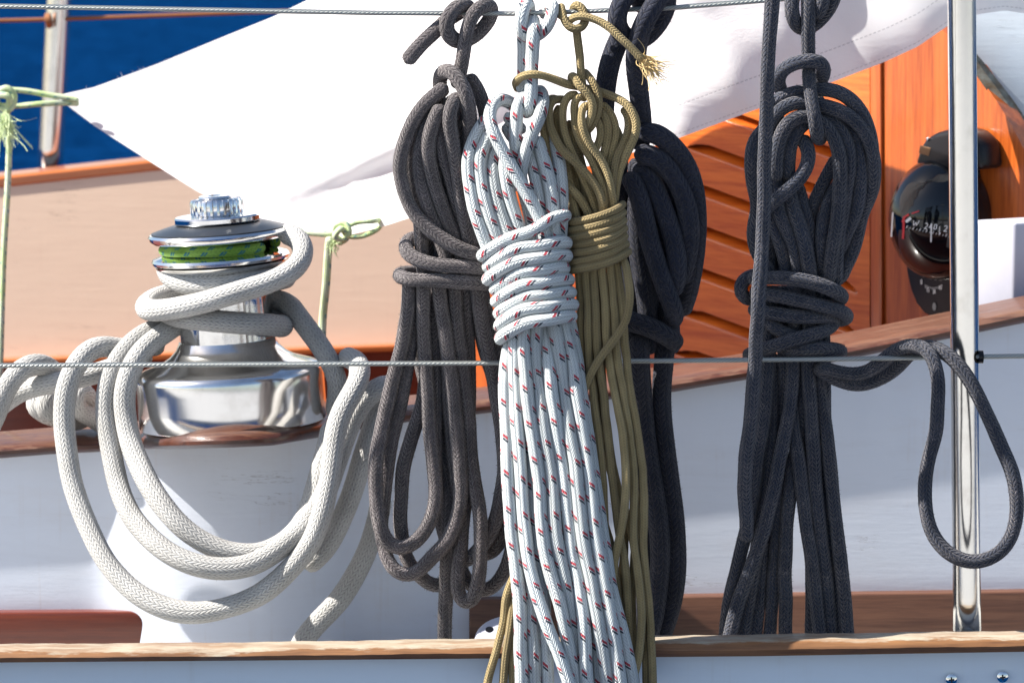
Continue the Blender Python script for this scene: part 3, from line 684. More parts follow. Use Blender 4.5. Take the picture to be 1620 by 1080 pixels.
coil('flecked_rope_coil', 'white braided rope coil with red and black flecks, long strands hanging over the teak rail', 'fleck', 21,
     [(0, .055), (120, .05), (300, .035), (573, .008), (1000, -.045), (1090, -.05)], [
    ('hitch', '843,34,-.9 842,12,-.5 837,5,.2 829,16,.9 824,36,1.0 830,56,.7 846,60,-.3 862,50,.4 873,34,.9 878,16,.8 874,4,.1 866,14,-.8 852,30,-.9'),
    ('hitch', '842,24,-.4 842,45,.9 842,80,.9 841,130,.9 840,160,.8 837,174,.5 830,180,-.5'),
    ('hitch', '828,50,-.8 826,100,-.6 825,150,-.4'),
    (lp, '842,152,-.6 829,150,.6 820,166,.9 817,192,1.0 812,222,1.0 816,250,.7 824,280,.2'),
    (lp, '845,150,-.6 856,160,.5 855,182,1.1 845,204,1.3 836,226,1.3 829,250,1.1 824,272,.5 822,300,-.2'),
    (lp, '818,172,-.6 805,160,-.3 788,158,.4 776,170,1.2 775,192,1.6 783,216,1.8 795,240,1.8 808,262,1.8 822,286,1.8 836,310,1.7 848,334,1.5 858,356,1.2 868,390,.9'),
    (lp, '775,186,.8 757,210,.8 744,242,.7 742,280,.7 750,325,.8 760,362,.9 772,400,.8 785,440,.6'),
    (lp, '780,205,.9 764,240,.8 762,280,.8 770,325,.9 781,365,.9 790,400,.8 800,440,.6'),
    (lp, '790,225,.6 780,255,.9 782,295,.9 791,335,.9 801,372,.9 812,410,.8'),
    (lp, '800,240,.7 797,262,1.0 803,298,1.0 814,338,.9 822,370,.8 830,410,.7'),
    (lp, '835,232,.2 842,258,.4 850,295,.5 858,330,.6 864,370,.6 868,410,.6'),
    (lp, '852,214,.3 862,245,.5 872,285,.7 879,325,.7 883,360,.6 884,410,.5'),
    (lp, '868,214,-.1 880,255,.1 888,295,.2 893,340,.2 893,400,.2'),
    (lp, '820,230,-.8 826,290,-.6 840,350,-.3 848,410,0'),
    (lp, '800,180,-.4 812,200,-.5 830,210,-.6'), (lp, '800,196,-.7 815,222,-.7 835,232,-.8'),
    ('wrap', wrapw()),
    ('strand', '812,440,.3 806,500,.4 800,591,.6 802,660,.7 805,760,.8 810,850,.8 817,900,.7 823,960,.6 824,1020,.5 826,1100,.5'),
    ('strand', '822,440,.5 814,520,.6 815,591,.8 817,660,.9 824,760,1.0 831,850,1.1 845,925,1.3 866,990,1.5 888,1042,1.6 910,1100,1.6'),
    ('strand', '835,440,.6 829,520,.8 831,591,1.0 838,660,1.1 853,760,1.2 858,850,1.2 871,905,1.2 888,958,1.2 902,1020,1.1 914,1100,1.0'),
    ('strand', '848,440,.6 845,520,.8 850,591,1.0 859,660,1.1 873,760,1.1 880,850,1.1 893,914,1.0 904,978,.9 914,1040,.7 930,1100,.6'),
    ('strand', '860,440,.5 861,510,.7 874,591,.9 880,660,1.0 890,730,1.0 898,790,1.0 903,850,1.0 914,914,1.0 922,978,1.0 924,1042,.9 927,1100,.9'),
    ('strand', '872,440,.5 876,505,.7 889,591,.9 898,660,1.0 914,760,1.1 921,850,1.1 936,925,1.1 948,978,1.1 958,1031,1.0 968,1100,1.0'),
    ('strand', '884,440,.4 889,500,.6 906,591,.8 917,660,.9 932,760,1.0 944,850,1.0 957,925,1.0 967,988,1.0 974,1050,1.0 982,1100,1.0'),
    ('strand', '890,440,.0 900,500,.2 914,570,.3 926,660,.3 940,760,.3 954,850,.3 966,925,.3 984,1000,.4 997,1060,.5 1005,1100,.5'),
    ('strand', '850,480,-.5 864,591,-.3 870,700,-.2 884,800,-.2 893,860,-.1 902,960,-.1 910,1030,-.1 918,1100,-.1'),
    ('strand', '830,480,-.4 828,620,-.3 838,760,-.1 845,850,0 857,940,.1 862,1020,.2 866,1100,.2'),
    ('strand', '820,480,-.5 822,700,-.4 832,850,-.2 840,930,.1 844,1000,.2 848,1100,.3'),
    ('strand', '880,480,-.6 895,640,-.5 915,800,-.4 930,900,-.4 942,990,-.2 948,1050,0 950,1100,0'),
    ('strand', '885,480,-.8 905,640,-.7 930,800,-.7 948,920,-.5 958,1000,-.3 962,1100,-.2'),
    ('strand', '860,480,-.9 875,640,-.8 892,800,-.8 905,920,-.6 930,1000,-.5 938,1100,-.4'),
], fibres=2.5, flen=.0012)

coil('olive_rope_coil', 'thin olive rope coil, neatly wrapped, with a frayed end at the top right', 'olive', 13.2,
     [(0, .055), (120, .053), (300, .045), (573, .022), (1000, -.028), (1090, -.03)], [
    ('hitch', '886,30,-1.6 885,8,0 888,24,1.4 894,38,1.8 906,47,1.9 919,44,1.7 926,32,.8 922,14,.2 912,7,.4 905,18,-1.2'),
    ('tail', '900,36,.4 908,28,1.6 920,26,2.0 935,28,2.2 950,34,2.4 966,45,2.8 985,63,3.2 1003,81,3.2 1018,97,3.2'),
    ('hitch', '911,40,.8 913,60,1.2 917,90,1.2 920,118,1.2 922,132,1.0 922,145,.2'),
    ('hitch', '822,142,-2.5 820,134,-.5 824,124,1.6 836,118,2.4 852,118,2.4 868,122,2.2 884,128,2.0 900,134,1.8 916,138,.4 935,142,-.8 952,147,-.5 970,153,.4 986,161,1.0 998,173,1.4 1006,192,1.5 1004,214,1.5 993,238,1.3 981,264,1.1 973,295,1.0 969,330,.9 966,360,.6'),
    ('hitch', '985,172,.0 992,180,.8 995,198,1.0 990,222,1.1 978,246,1.2 970,277,1.3 966,310,1.2 962,345,.8'),
    ('hitch', '912,140,-.4 904,122,.6 909,121,1.6 914,132,2.4 922,142,2.6 932,150,2.6 938,168,2.6 933,190,2.4 926,202,2.0 917,206,.8'),
    ('hitch', '921,114,-.2 930,124,1.3 942,141,1.6 948,163,1.7 943,187,1.6 932,203,1.3 922,212,.4'),
    (lp, '884,160,-.4 876,155,.6 865,160,1.2 860,190,1.5 860,216,1.6 865,234,1.4 873,252,1.4 887,277,1.5 906,300,1.6 921,318,1.5 936,345,.8'),
    (lp, '893,157,.6 880,156,.6 869,160,1.3 864,172,1.9 867,195,2.2 876,216,2.5 891,240,2.7 911,257,2.8 930,277,2.7 946,300,2.4 954,320,1.8 957,345,.9'),
    (lp, '916,152,.9 906,148,1.2 895,157,1.4 890,178,1.4 893,210,1.4 904,240,1.4 915,264,1.4 926,288,1.3 936,314,1.2 944,345,.8'),
    (lp, '928,158,1.0 917,151,1.5 908,164,1.8 910,194,1.9 919,224,1.9 934,250,1.9 948,280,1.8 958,308,1.5 962,345,.8'),
    (lp, '934,172,1.0 926,163,1.6 920,178,2.0 923,204,2.2 935,231,2.3 951,253,2.2 963,282,2.0 968,308,1.6 970,345,.9'),
    (lp, '930,176,.2 944,186,.7 951,200,1.0 951,218,1.2 943,236,1.0 934,250,.6'),
    (lp, '948,176,.4 957,187,.9 961,213,1.0 957,238,.9 952,262,.6 956,300,.4'),
    (lp, '950,165,.2 968,184,.5 974,210,.6 968,240,.6 962,275,.5 960,330,.4'),
    (lp, '886,168,.2 878,180,.3 882,213,.4 892,250,.5 900,285,.6 908,330,.5 912,370,.2'),
    (lp, '890,205,-1.0 902,250,-.8 912,300,-.7 918,360,-.5'),
    (lp, '872,230,-.9 890,270,-.7 904,310,-.6 908,360,-.5'),
    (lp, '905,210,-1.2 918,250,-1.0 930,300,-.8 936,360,-.6'),
    (lp, '900,190,-.3 908,240,-.2 925,290,0 930,360,.2'), (lp, '866,200,-.8 880,245,-.5 900,295,-.3 914,360,.2'),
    (lp, '965,190,-.4 980,215,-.3 978,250,-.3 970,300,-.2 960,345,0'), (lp, '925,190,-.8 932,230,-.6 945,280,-.4 950,360,-.2'),
    ('wrap', ' '.join('%d,%d,-.3 %d,%d,2.2 %d,%d,3.2 %d,%d,3.5 %d,%d,2.8 %d,%d,.6 %d,%d,-2.2 %d,%d,-2.8' % (
        898 + i * .6, 351 + 12.6 * i, 908, 351 + 12.4 * i, 930, 349 + 12.2 * i, 952, 344 + 12 * i, 974, 335 + 12 * i, 985 + i * 1.2, 324 + 12.2 * i, 968, 338 + 12.5 * i, 925, 350 + 12.5 * i) for i in range(7))),
    ('wrap_tail', '986,400,1.4 992,425,2.4 996,455,2.8 995,489,3.0 984,518,3.0 964,546,3.0 942,574,3.0 927,599,2.8 918,622,1.8'),
    ('strand', '912,410,1.0 917,480,1.2 918,560,1.2 925,640,1.2 935,720,1.2 949,800,1.2 964,860,1.1 975,920,1.0 984,1000,1.0 994,1100,1.0'),
    ('strand', '925,410,1.4 930,480,1.6 931,560,1.6 940,640,1.6 950,710,1.5 954,780,1.5 957,850,1.3 958,900,.8 965,980,.3 975,1090,0'),
    ('strand', '938,410,1.5 942,480,1.8 946,560,1.8 955,620,1.8 962,690,1.6 968,750,1.4 978,830,1.4 990,900,1.5 993,950,1.5 996,1040,1.6 998,1100,1.6'),
    ('strand', '951,410,1.5 957,480,1.7 962,560,1.8 972,620,1.9 984,680,2.3 990,745,2.6 987,815,2.8 976,868,2.6 969,920,1.8 966,1000,.8 960,1090,0'),
    ('strand', '963,410,1.4 971,480,1.5 976,560,1.6 986,620,1.6 997,690,1.5 1003,760,1.5 1002,850,1.6 1009,900,1.8 1014,950,1.9 1014,1005,2.0 1008,1045,2.2 998,1085,2.4'),
    ('strand', '975,410,1.1 984,480,1.2 990,560,1.2 998,620,1.3 1008,680,1.2 1016,740,1.2 1019,800,1.2 1018,860,1.2 1023,920,1.2 1028,970,1.2 1031,1040,1.2 1034,1100,1.2'),
    ('strand', '944,430,.4 950,560,.2 958,660,.2 972,750,.2 996,830,.3 1010,900,.4 1016,960,.4 1022,1040,.5 1023,1100,.5'),
    ('strand', '956,430,.2 968,580,-.2 990,700,-.2 1008,800,0 1004,880,0 1000,960,0 1006,1090,.2'),
    ('strand', '930,430,.2 936,560,0 950,680,-.3 976,780,-.4 988,850,-.2 984,930,-.2 986,1090,0'),
    ('strand', '875,700,-1.8 850,800,-2.2 822,890,-2.0 808,930,-1.4 799,978,-1.0 787,1024,-.4 776,1060,0 768,1095,.2'),
    ('strand', '880,700,-2.2 855,820,-2.6 820,900,-2.2 810,940,-1.4 806,988,-.8 799,1042,-.2 795,1095,.2'),
    ('strand', '890,700,-2.4 860,840,-2.8 822,940,-2.0 814,1000,-1.0 811,1060,-.4 809,1100,-.2'),
], fibres=1, flen=.0008)

coil('navy_rope_coil', 'thick fuzzy navy rope coil partly hidden behind the thin olive rope coil', 'navy_deep', 31.5,
     [(0, .055), (150, .07), (250, .095), (573, .125), (1020, .13)], [
    ('hitch', '1018,20,-.9 1008,-14,-.4 988,-6,.6 974,26,.9 980,50,.8 996,66,.1 1016,66,-.5 1034,50,-.6 1048,26,-.6 1058,-4,-.4 1044,-16,.4 1034,10,.9 1018,32,.9 1008,62,.8 1004,94,.6 1009,130,.4 1013,167,.3 1015,200,.2 1012,240,-.2'),
    ('hitch', '988,50,-.6 977,72,-.4 967,95,-.2 960,130,-.1 957,160,-.1 955,200,-.3'),
    (lp, '1008,212,.6 1026,203,.7 1052,219,.7 1076,247,.7 1092,280,.6 1100,320,.6 1101,360,.6 1097,395,.5 1088,430,.4 1078,462,-.1 1068,490,-.6'),
    (lp, '1000,244,1.1 1024,242,1.1 1046,254,1.1 1065,278,1.1 1082,310,1.1 1090,350,1.1 1088,390,1.0 1080,425,.8 1070,450,.4'),
    (lp, '1000,262,1.2 1016,268,1.3 1034,292,1.3 1048,325,1.3 1062,362,1.3 1072,395,1.2 1074,430,1.0 1066,460,.5'),
    (lp, '992,270,1.4 1004,288,1.6 1014,320,1.7 1023,360,1.8 1036,402,1.9 1052,448,1.9 1064,484,1.8 1066,505,1.3 1056,512,.4 1042,500,-.4'),
    (lp, '984,240,.2 980,285,.3 988,330,.2 1000,400,0 1006,480,.2 1008,560,.2'),
    (lp, '1012,240,-.4 1040,270,-.2 1062,320,-.1 1074,370,0 1074,420,0 1060,480,-.3'),
    (lp, '1005,250,-.5 1022,290,-.2 1040,340,0 1054,400,.2 1058,460,.1'),
    (lp, '1000,280,-.6 1008,340,-.2 1020,400,0 1030,470,.1 1036,540,0'),
    (lp, '1005,300,.2 1008,380,.3 1020,450,.3 1030,520,.4 1034,560,.4'),
    (lp, '1030,330,-.4 1040,420,-.3 1050,500,0 1052,560,.2'),
    ('wrap', '960,500,-.8 975,500,.8 998,507,2.0 1022,514,2.3 1046,525,2.2 1064,536,1.7 1068,540,1.0'),
    ('strand', '1016,520,.6 1016,620,.7 1022,690,.7 1031,750,.7 1040,810,.7 1047,870,.7 1042,930,.7 1034,975,.6 1020,1030,.5'),
    ('strand', '1040,520,.3 1041,620,.4 1050,690,.4 1060,770,.3 1068,840,.2 1070,900,.2 1063,955,.2 1048,1000,.2 1034,1035,.2'),
    ('strand', '1000,520,.1 1000,620,0 1005,700,-.3 1012,800,-.4 1022,880,-.4 1018,950,-.4 1005,1040,-.4'),
], fibres=7, flen=.0020)

coil('charcoal_rope_coil', 'charcoal rope coil nearest the steel stanchion, one bight looped over the lower lifeline', 'navy', 22.5,
     [(0, .055), (120, .055), (250, .06), (573, .098), (1010, .098)], [
    ('hitch', '1283,10,-.9 1278,-22,0 1278,20,.7 1278,60,.7 1278,92,.6 1279,122,1.0 1283,157,1.6 1288,186,1.9 1291,208,1.8 1292,222,1.2 1299,216,-.2 1298,190,-.9 1292,150,-1.0'),
    ('hitch', '1262,-22,0 1254,0,.8 1253,24,1.0 1262,42,.6 1276,46,-.4 1292,36,-.4 1306,18,-.2 1316,-2,0 1319,-20,0'),
    ('hitch', '1290,28,-.2 1300,10,.6 1304,-14,.6'),
    ('hitch', '1240,150,-.2 1235,142,.4 1234,126,.9 1245,108,1.5 1267,99,1.9 1291,98,1.8 1304,110,1.2 1302,126,.6 1296,138,-.2'),
    (lp, '1222,185,-.4 1230,162,.4 1248,149,.6 1270,144,.2 1292,138,.3 1310,137,.6 1335,147,.6 1357,168,.5 1372,198,.4 1380,232,.3 1380,270,.1 1375,300,0 1362,345,-.1 1350,390,-.1 1335,430,0 1325,450,.1'),
    (lp, '1200,235,.1 1212,195,.5 1228,176,.8 1246,166,1.0 1268,163,.8 1298,171,1.0 1326,177,1.2 1350,190,1.2 1364,205,1.2 1376,225,1.1 1382,252,1.0 1381,284,.9 1373,312,.7 1361,335,.6 1352,365,.5 1341,398,.5 1325,430,.5 1315,450,.4'),
    (lp, '1230,285,1.1 1229,250,1.2 1236,212,1.3 1250,190,1.4 1270,180,1.2 1296,186,1.0 1312,204,1.5 1325,228,1.6 1330,262,1.7 1329,302,1.7 1326,340,1.6 1320,375,1.4 1315,405,1.2 1311,445,.8'),
    (lp, '1246,285,.9 1246,255,1.0 1250,225,1.0 1262,204,1.0 1280,190,.3 1310,186,.8 1335,212,1.1 1345,248,1.1 1345,285,1.0 1340,325,.9 1333,360,.8 1327,400,.7 1320,450,.5'),
    (lp, '1325,180,.8 1350,215,.9 1361,262,.9 1359,302,.9 1351,338,.8 1343,362,.7 1332,410,.5 1322,450,.4'),
    (lp, '1270,215,.8 1281,230,1.5 1280,256,1.8 1269,278,2.0 1251,296,2.1 1232,311,2.1 1218,322,1.4 1204,340,.6'),
    (lp, '1240,180,-.6 1216,195,-.1 1200,222,.2 1194,252,.4 1193,285,.4 1199,315,.2 1200,335,.1 1192,360,.4 1194,388,.6 1204,412,.5 1220,435,.4'),
    (lp, '1229,270,.9 1230,310,1.0 1234,335,1.1 1246,362,1.2 1259,395,1.1 1267,445,.8'),
    (lp, '1246,275,.7 1250,315,1.1 1263,350,1.2 1273,385,1.2 1280,445,.9'),
    (lp, '1258,290,.6 1268,320,.9 1277,350,.9 1283,390,.9 1288,445,.7'),
    (lp, '1330,250,.2 1316,275,.3 1302,302,.5 1288,332,.6 1282,365,.6 1278,400,.3 1270,445,.2'),
    (lp, '1335,270,.1 1318,296,.5 1306,324,.7 1297,352,.9 1294,385,1.0 1296,415,.9 1296,450,.7'),
    (lp, '1225,330,.5 1228,360,.7 1238,385,.8 1247,415,.7 1252,445,.6'),
    (lp, '1215,300,-.5 1218,360,-.5 1222,440,-.4'), (lp, '1245,300,-.6 1240,380,-.6 1236,445,-.4'),
    ('wrap', '1240,430,-2 1200,436,-1.0 1184,440,.1 1172,452,.5 1176,466,.3 1190,476,-.6 1210,470,-2'),
    ('wrap', '1186,440,.4 1200,438,1.6 1218,438,2.2 1243,439,2.7 1280,443,2.7 1308,450,2.2 1325,458,1.2 1326,468,.0 1300,468,-2.0 1240,462,-2.2 1196,464,-.6 1200,464,1.2 1220,466,2.2 1261,474,2.7 1300,484,2.6 1326,493,1.7 1334,503,.3 1312,506,-1.8 1240,496,-2.2 1196,488,-.6 1198,490,1.0 1218,494,1.9 1252,499,2.3 1296,501,2.2 1322,500,1.2 1326,508,.4 1306,521,2.0 1280,529,2.5 1243,540,2.6 1213,549,2.2 1190,557,1.0 1184,562,-.4'),
    ('wrap', '1234,540,.4 1261,546,1.6 1289,547,2.1 1312,549,1.9 1328,553,.9 1330,558,-.6'),
    ('wrap', '1210,500,.4 1222,515,1.2 1238,527,1.5 1262,532,1.0'),
    ('strand', '1222,450,.2 1221,560,.5 1215,610,.5 1209,670,.5 1198,730,.6 1192,790,.4 1179,845,.3 1166,900,.3 1154,950,.3 1146,1025,.3'),
    ('strand', '1262,450,.5 1258,560,1.1 1252,624,1.3 1243,680,1.4 1234,726,1.5 1222,785,1.6 1206,845,1.6 1184,910,1.5 1166,957,1.4 1150,1025,1.3'),
    ('strand', '1268,450,.3 1268,605,.5 1262,680,.3 1250,765,.3 1244,840,.4 1242,915,.4 1244,1025,.4'),
    ('strand', '1278,450,.5 1276,560,.8 1280,640,.8 1285,700,.8 1289,765,.8 1296,840,.7 1305,915,.6 1314,1025,.5'),
    ('strand', '1272,450,.0 1262,600,.2 1259,690,.6 1266,750,.8 1275,825,.8 1288,905,.7 1302,1025,.6'),
    ('strand', '1290,450,.4 1290,570,.7 1298,624,.7 1306,680,.6 1313,735,.6 1321,815,.6 1330,890,.6 1337,952,.6 1341,1025,.6'),
    ('strand', '1250,460,-.4 1244,600,-.4 1228,700,-.4 1216,800,-.5 1205,900,-.4 1192,1025,-.3'),
    ('strand', '1240,460,-.3 1236,640,-.2 1232,740,-.4 1226,860,-.4 1216,1025,-.3'),
    ('strand', '1280,460,-.5 1284,640,-.5 1278,760,-.6 1284,870,-.6 1284,1025,-.5'),
    ('strand', '1298,460,-.1 1302,600,-.2 1306,720,-.3 1312,830,-.3 1320,1025,-.3'),
    ('strand', '1232,560,-.1 1224,680,-.1 1210,800,-.2 1190,920,-.2 1172,1025,-.2'),
    ('long_tail', '1224,-40,30 1222,0,30 1217,65,29 1214,130,24 1211,185,12 1210,245,2 1209,320,-4 1206,375,-8 1203,425,-6 1199,481,-3 1197,530,-14 1195,568,-22 1189,643,-30 1179,735,-40 1177,775,-48 1180,815,-52 1182,857,-54', 'absY'),
    ('bight', '1290,578,-70 1320,585,-74 1350,592,-72 1378,588,-66 1404,571,-60 1432,553,-53 1456,549,-40 1474,563,-28 1484,598,-22 1484,644,-22 1479,690,-22 1466,742,-22 1464,798,-20 1476,846,-16 1502,877,-10 1539,889,-8 1576,878,-8 1601,846,-10 1609,798,-12 1600,745,-16 1576,687,-20 1547,624,-24 1521,582,-28 1497,558,-34 1468,548,-48 1444,556,-66 1424,577,-78 1398,597,-86 1368,608,-88 1340,606,-86 1310,594,-84 1285,575,-84', 'absY'),
], fibres=6, flen=.0017)

# thick white rope round the winch
coil('winch_rope', 'thick white braided rope turned round the winch and looping down in big bights', 'winch_rope', 33.5, [(0, .285), (1100, .285)], [
    ('turn', '445,366,.2 462,370,.5 478,382,1.1 483,400,1.6 473,420,2.2 450,436,2.8 413,450,3.1 376,463,3.2 330,477,3.0 283,487,2.2 248,493,.9 238,486,-.4 256,472,-1.8 300,462,-2.8 370,452,-3.1 430,446,-2.3 452,440,-.8 450,440,.4 428,441,1.7 390,447,2.3 350,452,2.5 310,452,2.2 278,442,1.4 262,430,.3 272,420,-1.2 320,415,-2.2'),
    ('turn', '300,500,-1.9 275,500,-.6 262,505,.6 280,508,1.5 322,508,2.3 373,510,2.5 420,509,1.9 446,508,.8 455,503,-.4 430,492,-1.9 380,488,-2.6 440,486,-1.4 466,512,.1 495,539,.5 516,562,.9 533,590,1.1 536,625,1.1 530,660,1.0'),
    (lp, '310,492,-1.6 282,502,-.6 258,518,.6 233,538,1.3 213,562,1.9 201,590,2.1 196,623,2.2 199,660,2.4 207,700,2.9 225,745,4.0 250,788,5.2 285,832,6.0 325,860,6.3 370,877,6.4 420,876,6.3 462,850,6.0 492,812,5.4 506,765,4.8 520,715,4.0 530,670,3.0'),
    (lp, '290,500,-1.2 262,510,.0 232,524,.7 205,548,1.2 184,574,1.6 171,605,1.9 167,642,2.0 170,680,2.3 178,725,2.8 190,778,3.8 213,824,5.0 250,862,6.4 298,890,7.3 351,901,7.5 405,892,7.4 450,864,7.0 486,826,6.3 510,785,5.2 528,735,4.4 543,690,3.8 563,645,3.2 588,620,2.8 606,612,2.0 618,614,.6'),
    (lp, '262,540,-1.0 225,548,-.6 191,552,.2 160,546,.8 136,557,1.4 116,583,1.8 106,620,2.0 102,670,2.2 106,710,2.6 114,765,3.2 138,832,4.2 167,886,5.2 207,931,6.0 250,958,6.6 298,970,7.0 356,963,7.2 409,940,7.2 452,906,7.1 486,865,6.9 508,815,6.7 520,765,6.4 526,715,6.0 535,665,5.5 549,632,5.0 566,607,4.4 569,584,3.4 556,572,2.0 540,566,.6'),
    (lp, '618,640,1.0 600,640,1.6 592,668,2.3 578,708,2.8 560,770,3.3 540,820,3.7 515,868,4.2 480,900,4.8'),
    (lp, '604,780,2.5 598,820,2.6 583,868,2.8 560,914,3.0 531,957,3.2 502,984,3.4 482,1008,3.6 466,1040,3.8 455,1085,4.0'),
    (lp, '240,560,-1.2 205,570,-.6 172,584,-.2 139,592,.1 100,600,.2 60,606,.0 25,620,-.2 -10,650,-.4 -40,690,-.4'),
    (lp, '-60,740,1.0 -30,700,1.2 -6,655,1.3 8,618,1.3 28,590,1.2 52,578,.8 74,584,.2 88,600,-.6'),
], fibres=2.5, flen=.0014, relax=True)
coil('knotted_rope_end', 'chunky stopper knot in a white rope lying by the cap rail at the left', 'winch_rope', 31, [(0, .36), (1100, .36)], [
    ('knot', '190,690,-.4 165,672,.0 145,660,.3 128,650,.8 118,632,1.3 128,620,.9 140,636,-.2 128,664,-.6 100,662,.4 74,654,1.2 58,640,1.4 62,624,1.0 84,622,.0 96,640,-.9 92,664,-.8'),
    ('knot', '84,628,.9 70,636,1.9 76,652,1.8 98,652,.8 110,672,1.2'),
], fibres=3, flen=.0018, relax=False)


def relax_all(coils, fixed, iters=70):
    pts = []; rad = []; sid = []; idx = []; spc = []; n0 = 0; k = 0
    for c in coils:
        for p in c.paths:
            pts.append(p); rad += [c.r] * len(p); sid += [k] * len(p); idx += list(range(len(p))); spc += [c.r * 1.1] * len(p); k += 1
    nfree = sum(len(p) for p in pts)
    for (p, r) in fixed:
        pts.append(p); rad += [r] * len(p); sid += [k] * len(p); idx += list(range(len(p))); spc += [r] * len(p); k += 1
    X = np.vstack(pts); X0 = X.copy(); rad = np.array(rad); sid = np.array(sid); idx = np.array(idx); n = len(X)
    same_next = np.zeros(n, bool); same_next[:-1] = sid[1:] == sid[:-1]; rm = rad.max()
    free = np.arange(n) < nfree
    for it in range(iters):
        if it % 14 == 0:
            kd = kdtree.KDTree(n)
            for i in range(n): kd.insert(X[i], i)
            kd.balance(); I = []; J = []
            for i in range(nfree):
                for (_, j, dist) in kd.find_range(X[i], (rad[i] + rm) * 1.15):
                    if (j > i or j >= nfree) and not (sid[i] == sid[j] and abs(idx[i] - idx[j]) < 7) and dist < (rad[i] + rad[j]) * 1.2: I.append(i); J.append(j)
            I = np.array(I); J = np.array(J)
            D0 = X0[J, 1] - X0[I, 1]
        D = X[J] - X[I]; dist = np.linalg.norm(D, axis=1) + 1e-9; tgt = (rad[I] + rad[J]) * .96; ov = tgt - dist; m_ = ov > 0
        if not m_.any(): break
        i, j, d, o_, dd, tg = I[m_], J[m_], D[m_], ov[m_], D0[m_], tgt[m_]
        sg = np.where(np.abs(dd) > 1e-5, np.sign(dd), np.sign(d[:, 1] + 1e-9))
        dv = np.stack([.28 * d[:, 0], d[:, 1] + .35 * tg * sg, .28 * d[:, 2]], 1); dv /= np.linalg.norm(dv, axis=1)[:, None] + 1e-12
        mv = dv * o_[:, None] * .5
        acc = np.zeros_like(X); cnt = np.zeros(n)
        wi = np.where(free[j], 1., 2.)
        np.add.at(acc, i, -mv * wi[:, None]); np.add.at(acc, j, mv); np.add.at(cnt, i, 1); np.add.at(cnt, j, 1)
        X += np.where(free[:, None], acc / np.maximum(cnt, 1)[:, None] * 1.2, 0)
        disp = X - X0; sm = disp.copy(); cn = np.ones(n)
        a = np.where(same_next)[0]
        np.add.at(sm, a, disp[a + 1]); np.add.at(sm, a + 1, disp[a]); np.add.at(cn, a, 1); np.add.at(cn, a + 1, 1)
        sm /= cn[:, None]; disp = disp * .6 + sm * .4
        lim = rad[:, None] * .7; disp[:, [0, 2]] = np.clip(disp[:, [0, 2]], -lim, lim)
        X = np.where(free[:, None], X0 + disp, X0)
    q = 0
    for c in coils:
        for k_ in range(len(c.paths)):
            L = len(c.paths[k_]); p = X[q:q + L].copy()
            for _ in range(2): p[1:-1] = p[1:-1] * .5 + (p[:-2] + p[2:]) * .25
            c.paths[k_] = p; q += L

# lifelines
WY = .055
wt = lambda px: itp(px, [-400, 0, 600, 830, 1060, 1210, 1620, 2000], [0, 10, 21, 22, 13, 1, -32, -60])
wl = lambda px: itp(px, [-400, 0, 800, 1000, 1300, 1620, 2000], [579, 578, 574, 571, 568, 563, 557])
wires = []
for nm, f, lab in (('lifeline', wt, 'upper stainless wire lifeline that the rope coils hang from'), ('lifeline', wl, 'lower stainless wire lifeline crossing in front of the winch')):
    pp = [P(x, f(x), WY + (.003 if f is wl else 0)) for x in range(-380, 2001, 40)]
    wo = tube(nm, pp, .0020, M['wire'], None, 12, 2.2, (False, False), 0); tag(wo, lab, 'lifeline')
    wires.append((catmull([p for p in pp], .004), .0023))
relax_all([c for c in COILS if c.relax], wires)
for c in COILS:
    root = empty(c.name, P(c.anchor[0], c.anchor[1], WY) if hasattr(c, 'anchor') else c.paths[0][0], c.label, c.cat, c.group)
    for (nm, data, *opt), path in zip(c.strands, c.paths):
        m_ = len(path); kn = max(4, m_ // 3); jit = np.stack([np.interp(np.arange(m_), np.linspace(0, m_ - 1, kn), rng.normal(0, c.r * .05, kn)) for _ in range(3)], 1)
        o = tube(nm, path + jit, c.r, M[c.mat], root, 20, .32, rvar=.035, fibres=c.fibres, flen=c.flen)

# near stanchion
SY = .064; st = empty('stanchion', P(1529, 997, SY), 'polished stainless steel stanchion beside the black compass, its foot behind the teak rail', 'stanchion')
a = P(1530, 996, SY); b = P(1521, -60, SY); r = 22.6 * pxs(SY)
tube('tube', [a, a * .5 + b * .5, b], r, M['tube'], st, 40, 2, (False, False), 0)
lathe('base_collar', [(r * 1.02, -.03), (r * 1.25, -.02), (r * 1.25, -.006), (r * 1.05, .0)], M['tube'], st, 40, Matrix.Translation(Vector(a) + Vector((0, 0, -.004))))
for sx in (-1, 1):
    c_ = P(1529 + sx * 23, wl(1529), WY + .003)
    lathe('wire_bush', [(.0028, -.002), (.0052, -.002), (.0052, .0016), (.0028, .0022)], M['blackp'], st, 20, Matrix.Translation(Vector(c_)) @ Matrix.Rotation(R(90) * sx, 4, 'Y'))
# far stanchion and lifeline
FS = 1.66; st2 = empty('stanchion', P(80, 268, FS), 'pale weathered stanchion on the far rail in front of the blue water', 'stanchion')
a = P(79, 275, FS); b = P(96, -40, FS)
tube('tube', [a, (a + b) / 2, b], 20 * pxs(FS), M['tube'], st2, 32, 2, (False, False), 0)
lathe('ring', [(.006, -.004), (.009, -.003), (.009, .003), (.006, .004)], M['rust'], st2, 20, Matrix.Translation(Vector(P(77, 33, FS - .03))) @ Matrix.Rotation(R(80), 4, 'Y'))
o = tube('lifeline', [P(-60, 34, FS - .01), P(80, 31, FS - .01), P(400, 20, FS - .01), P(760, 8, FS - .01)], 3.2 * pxs(FS), M['rust'], None, 10, 3, (False, False), 0)
tag(o, 'thin far lifeline sagging over the blue water', 'lifeline')

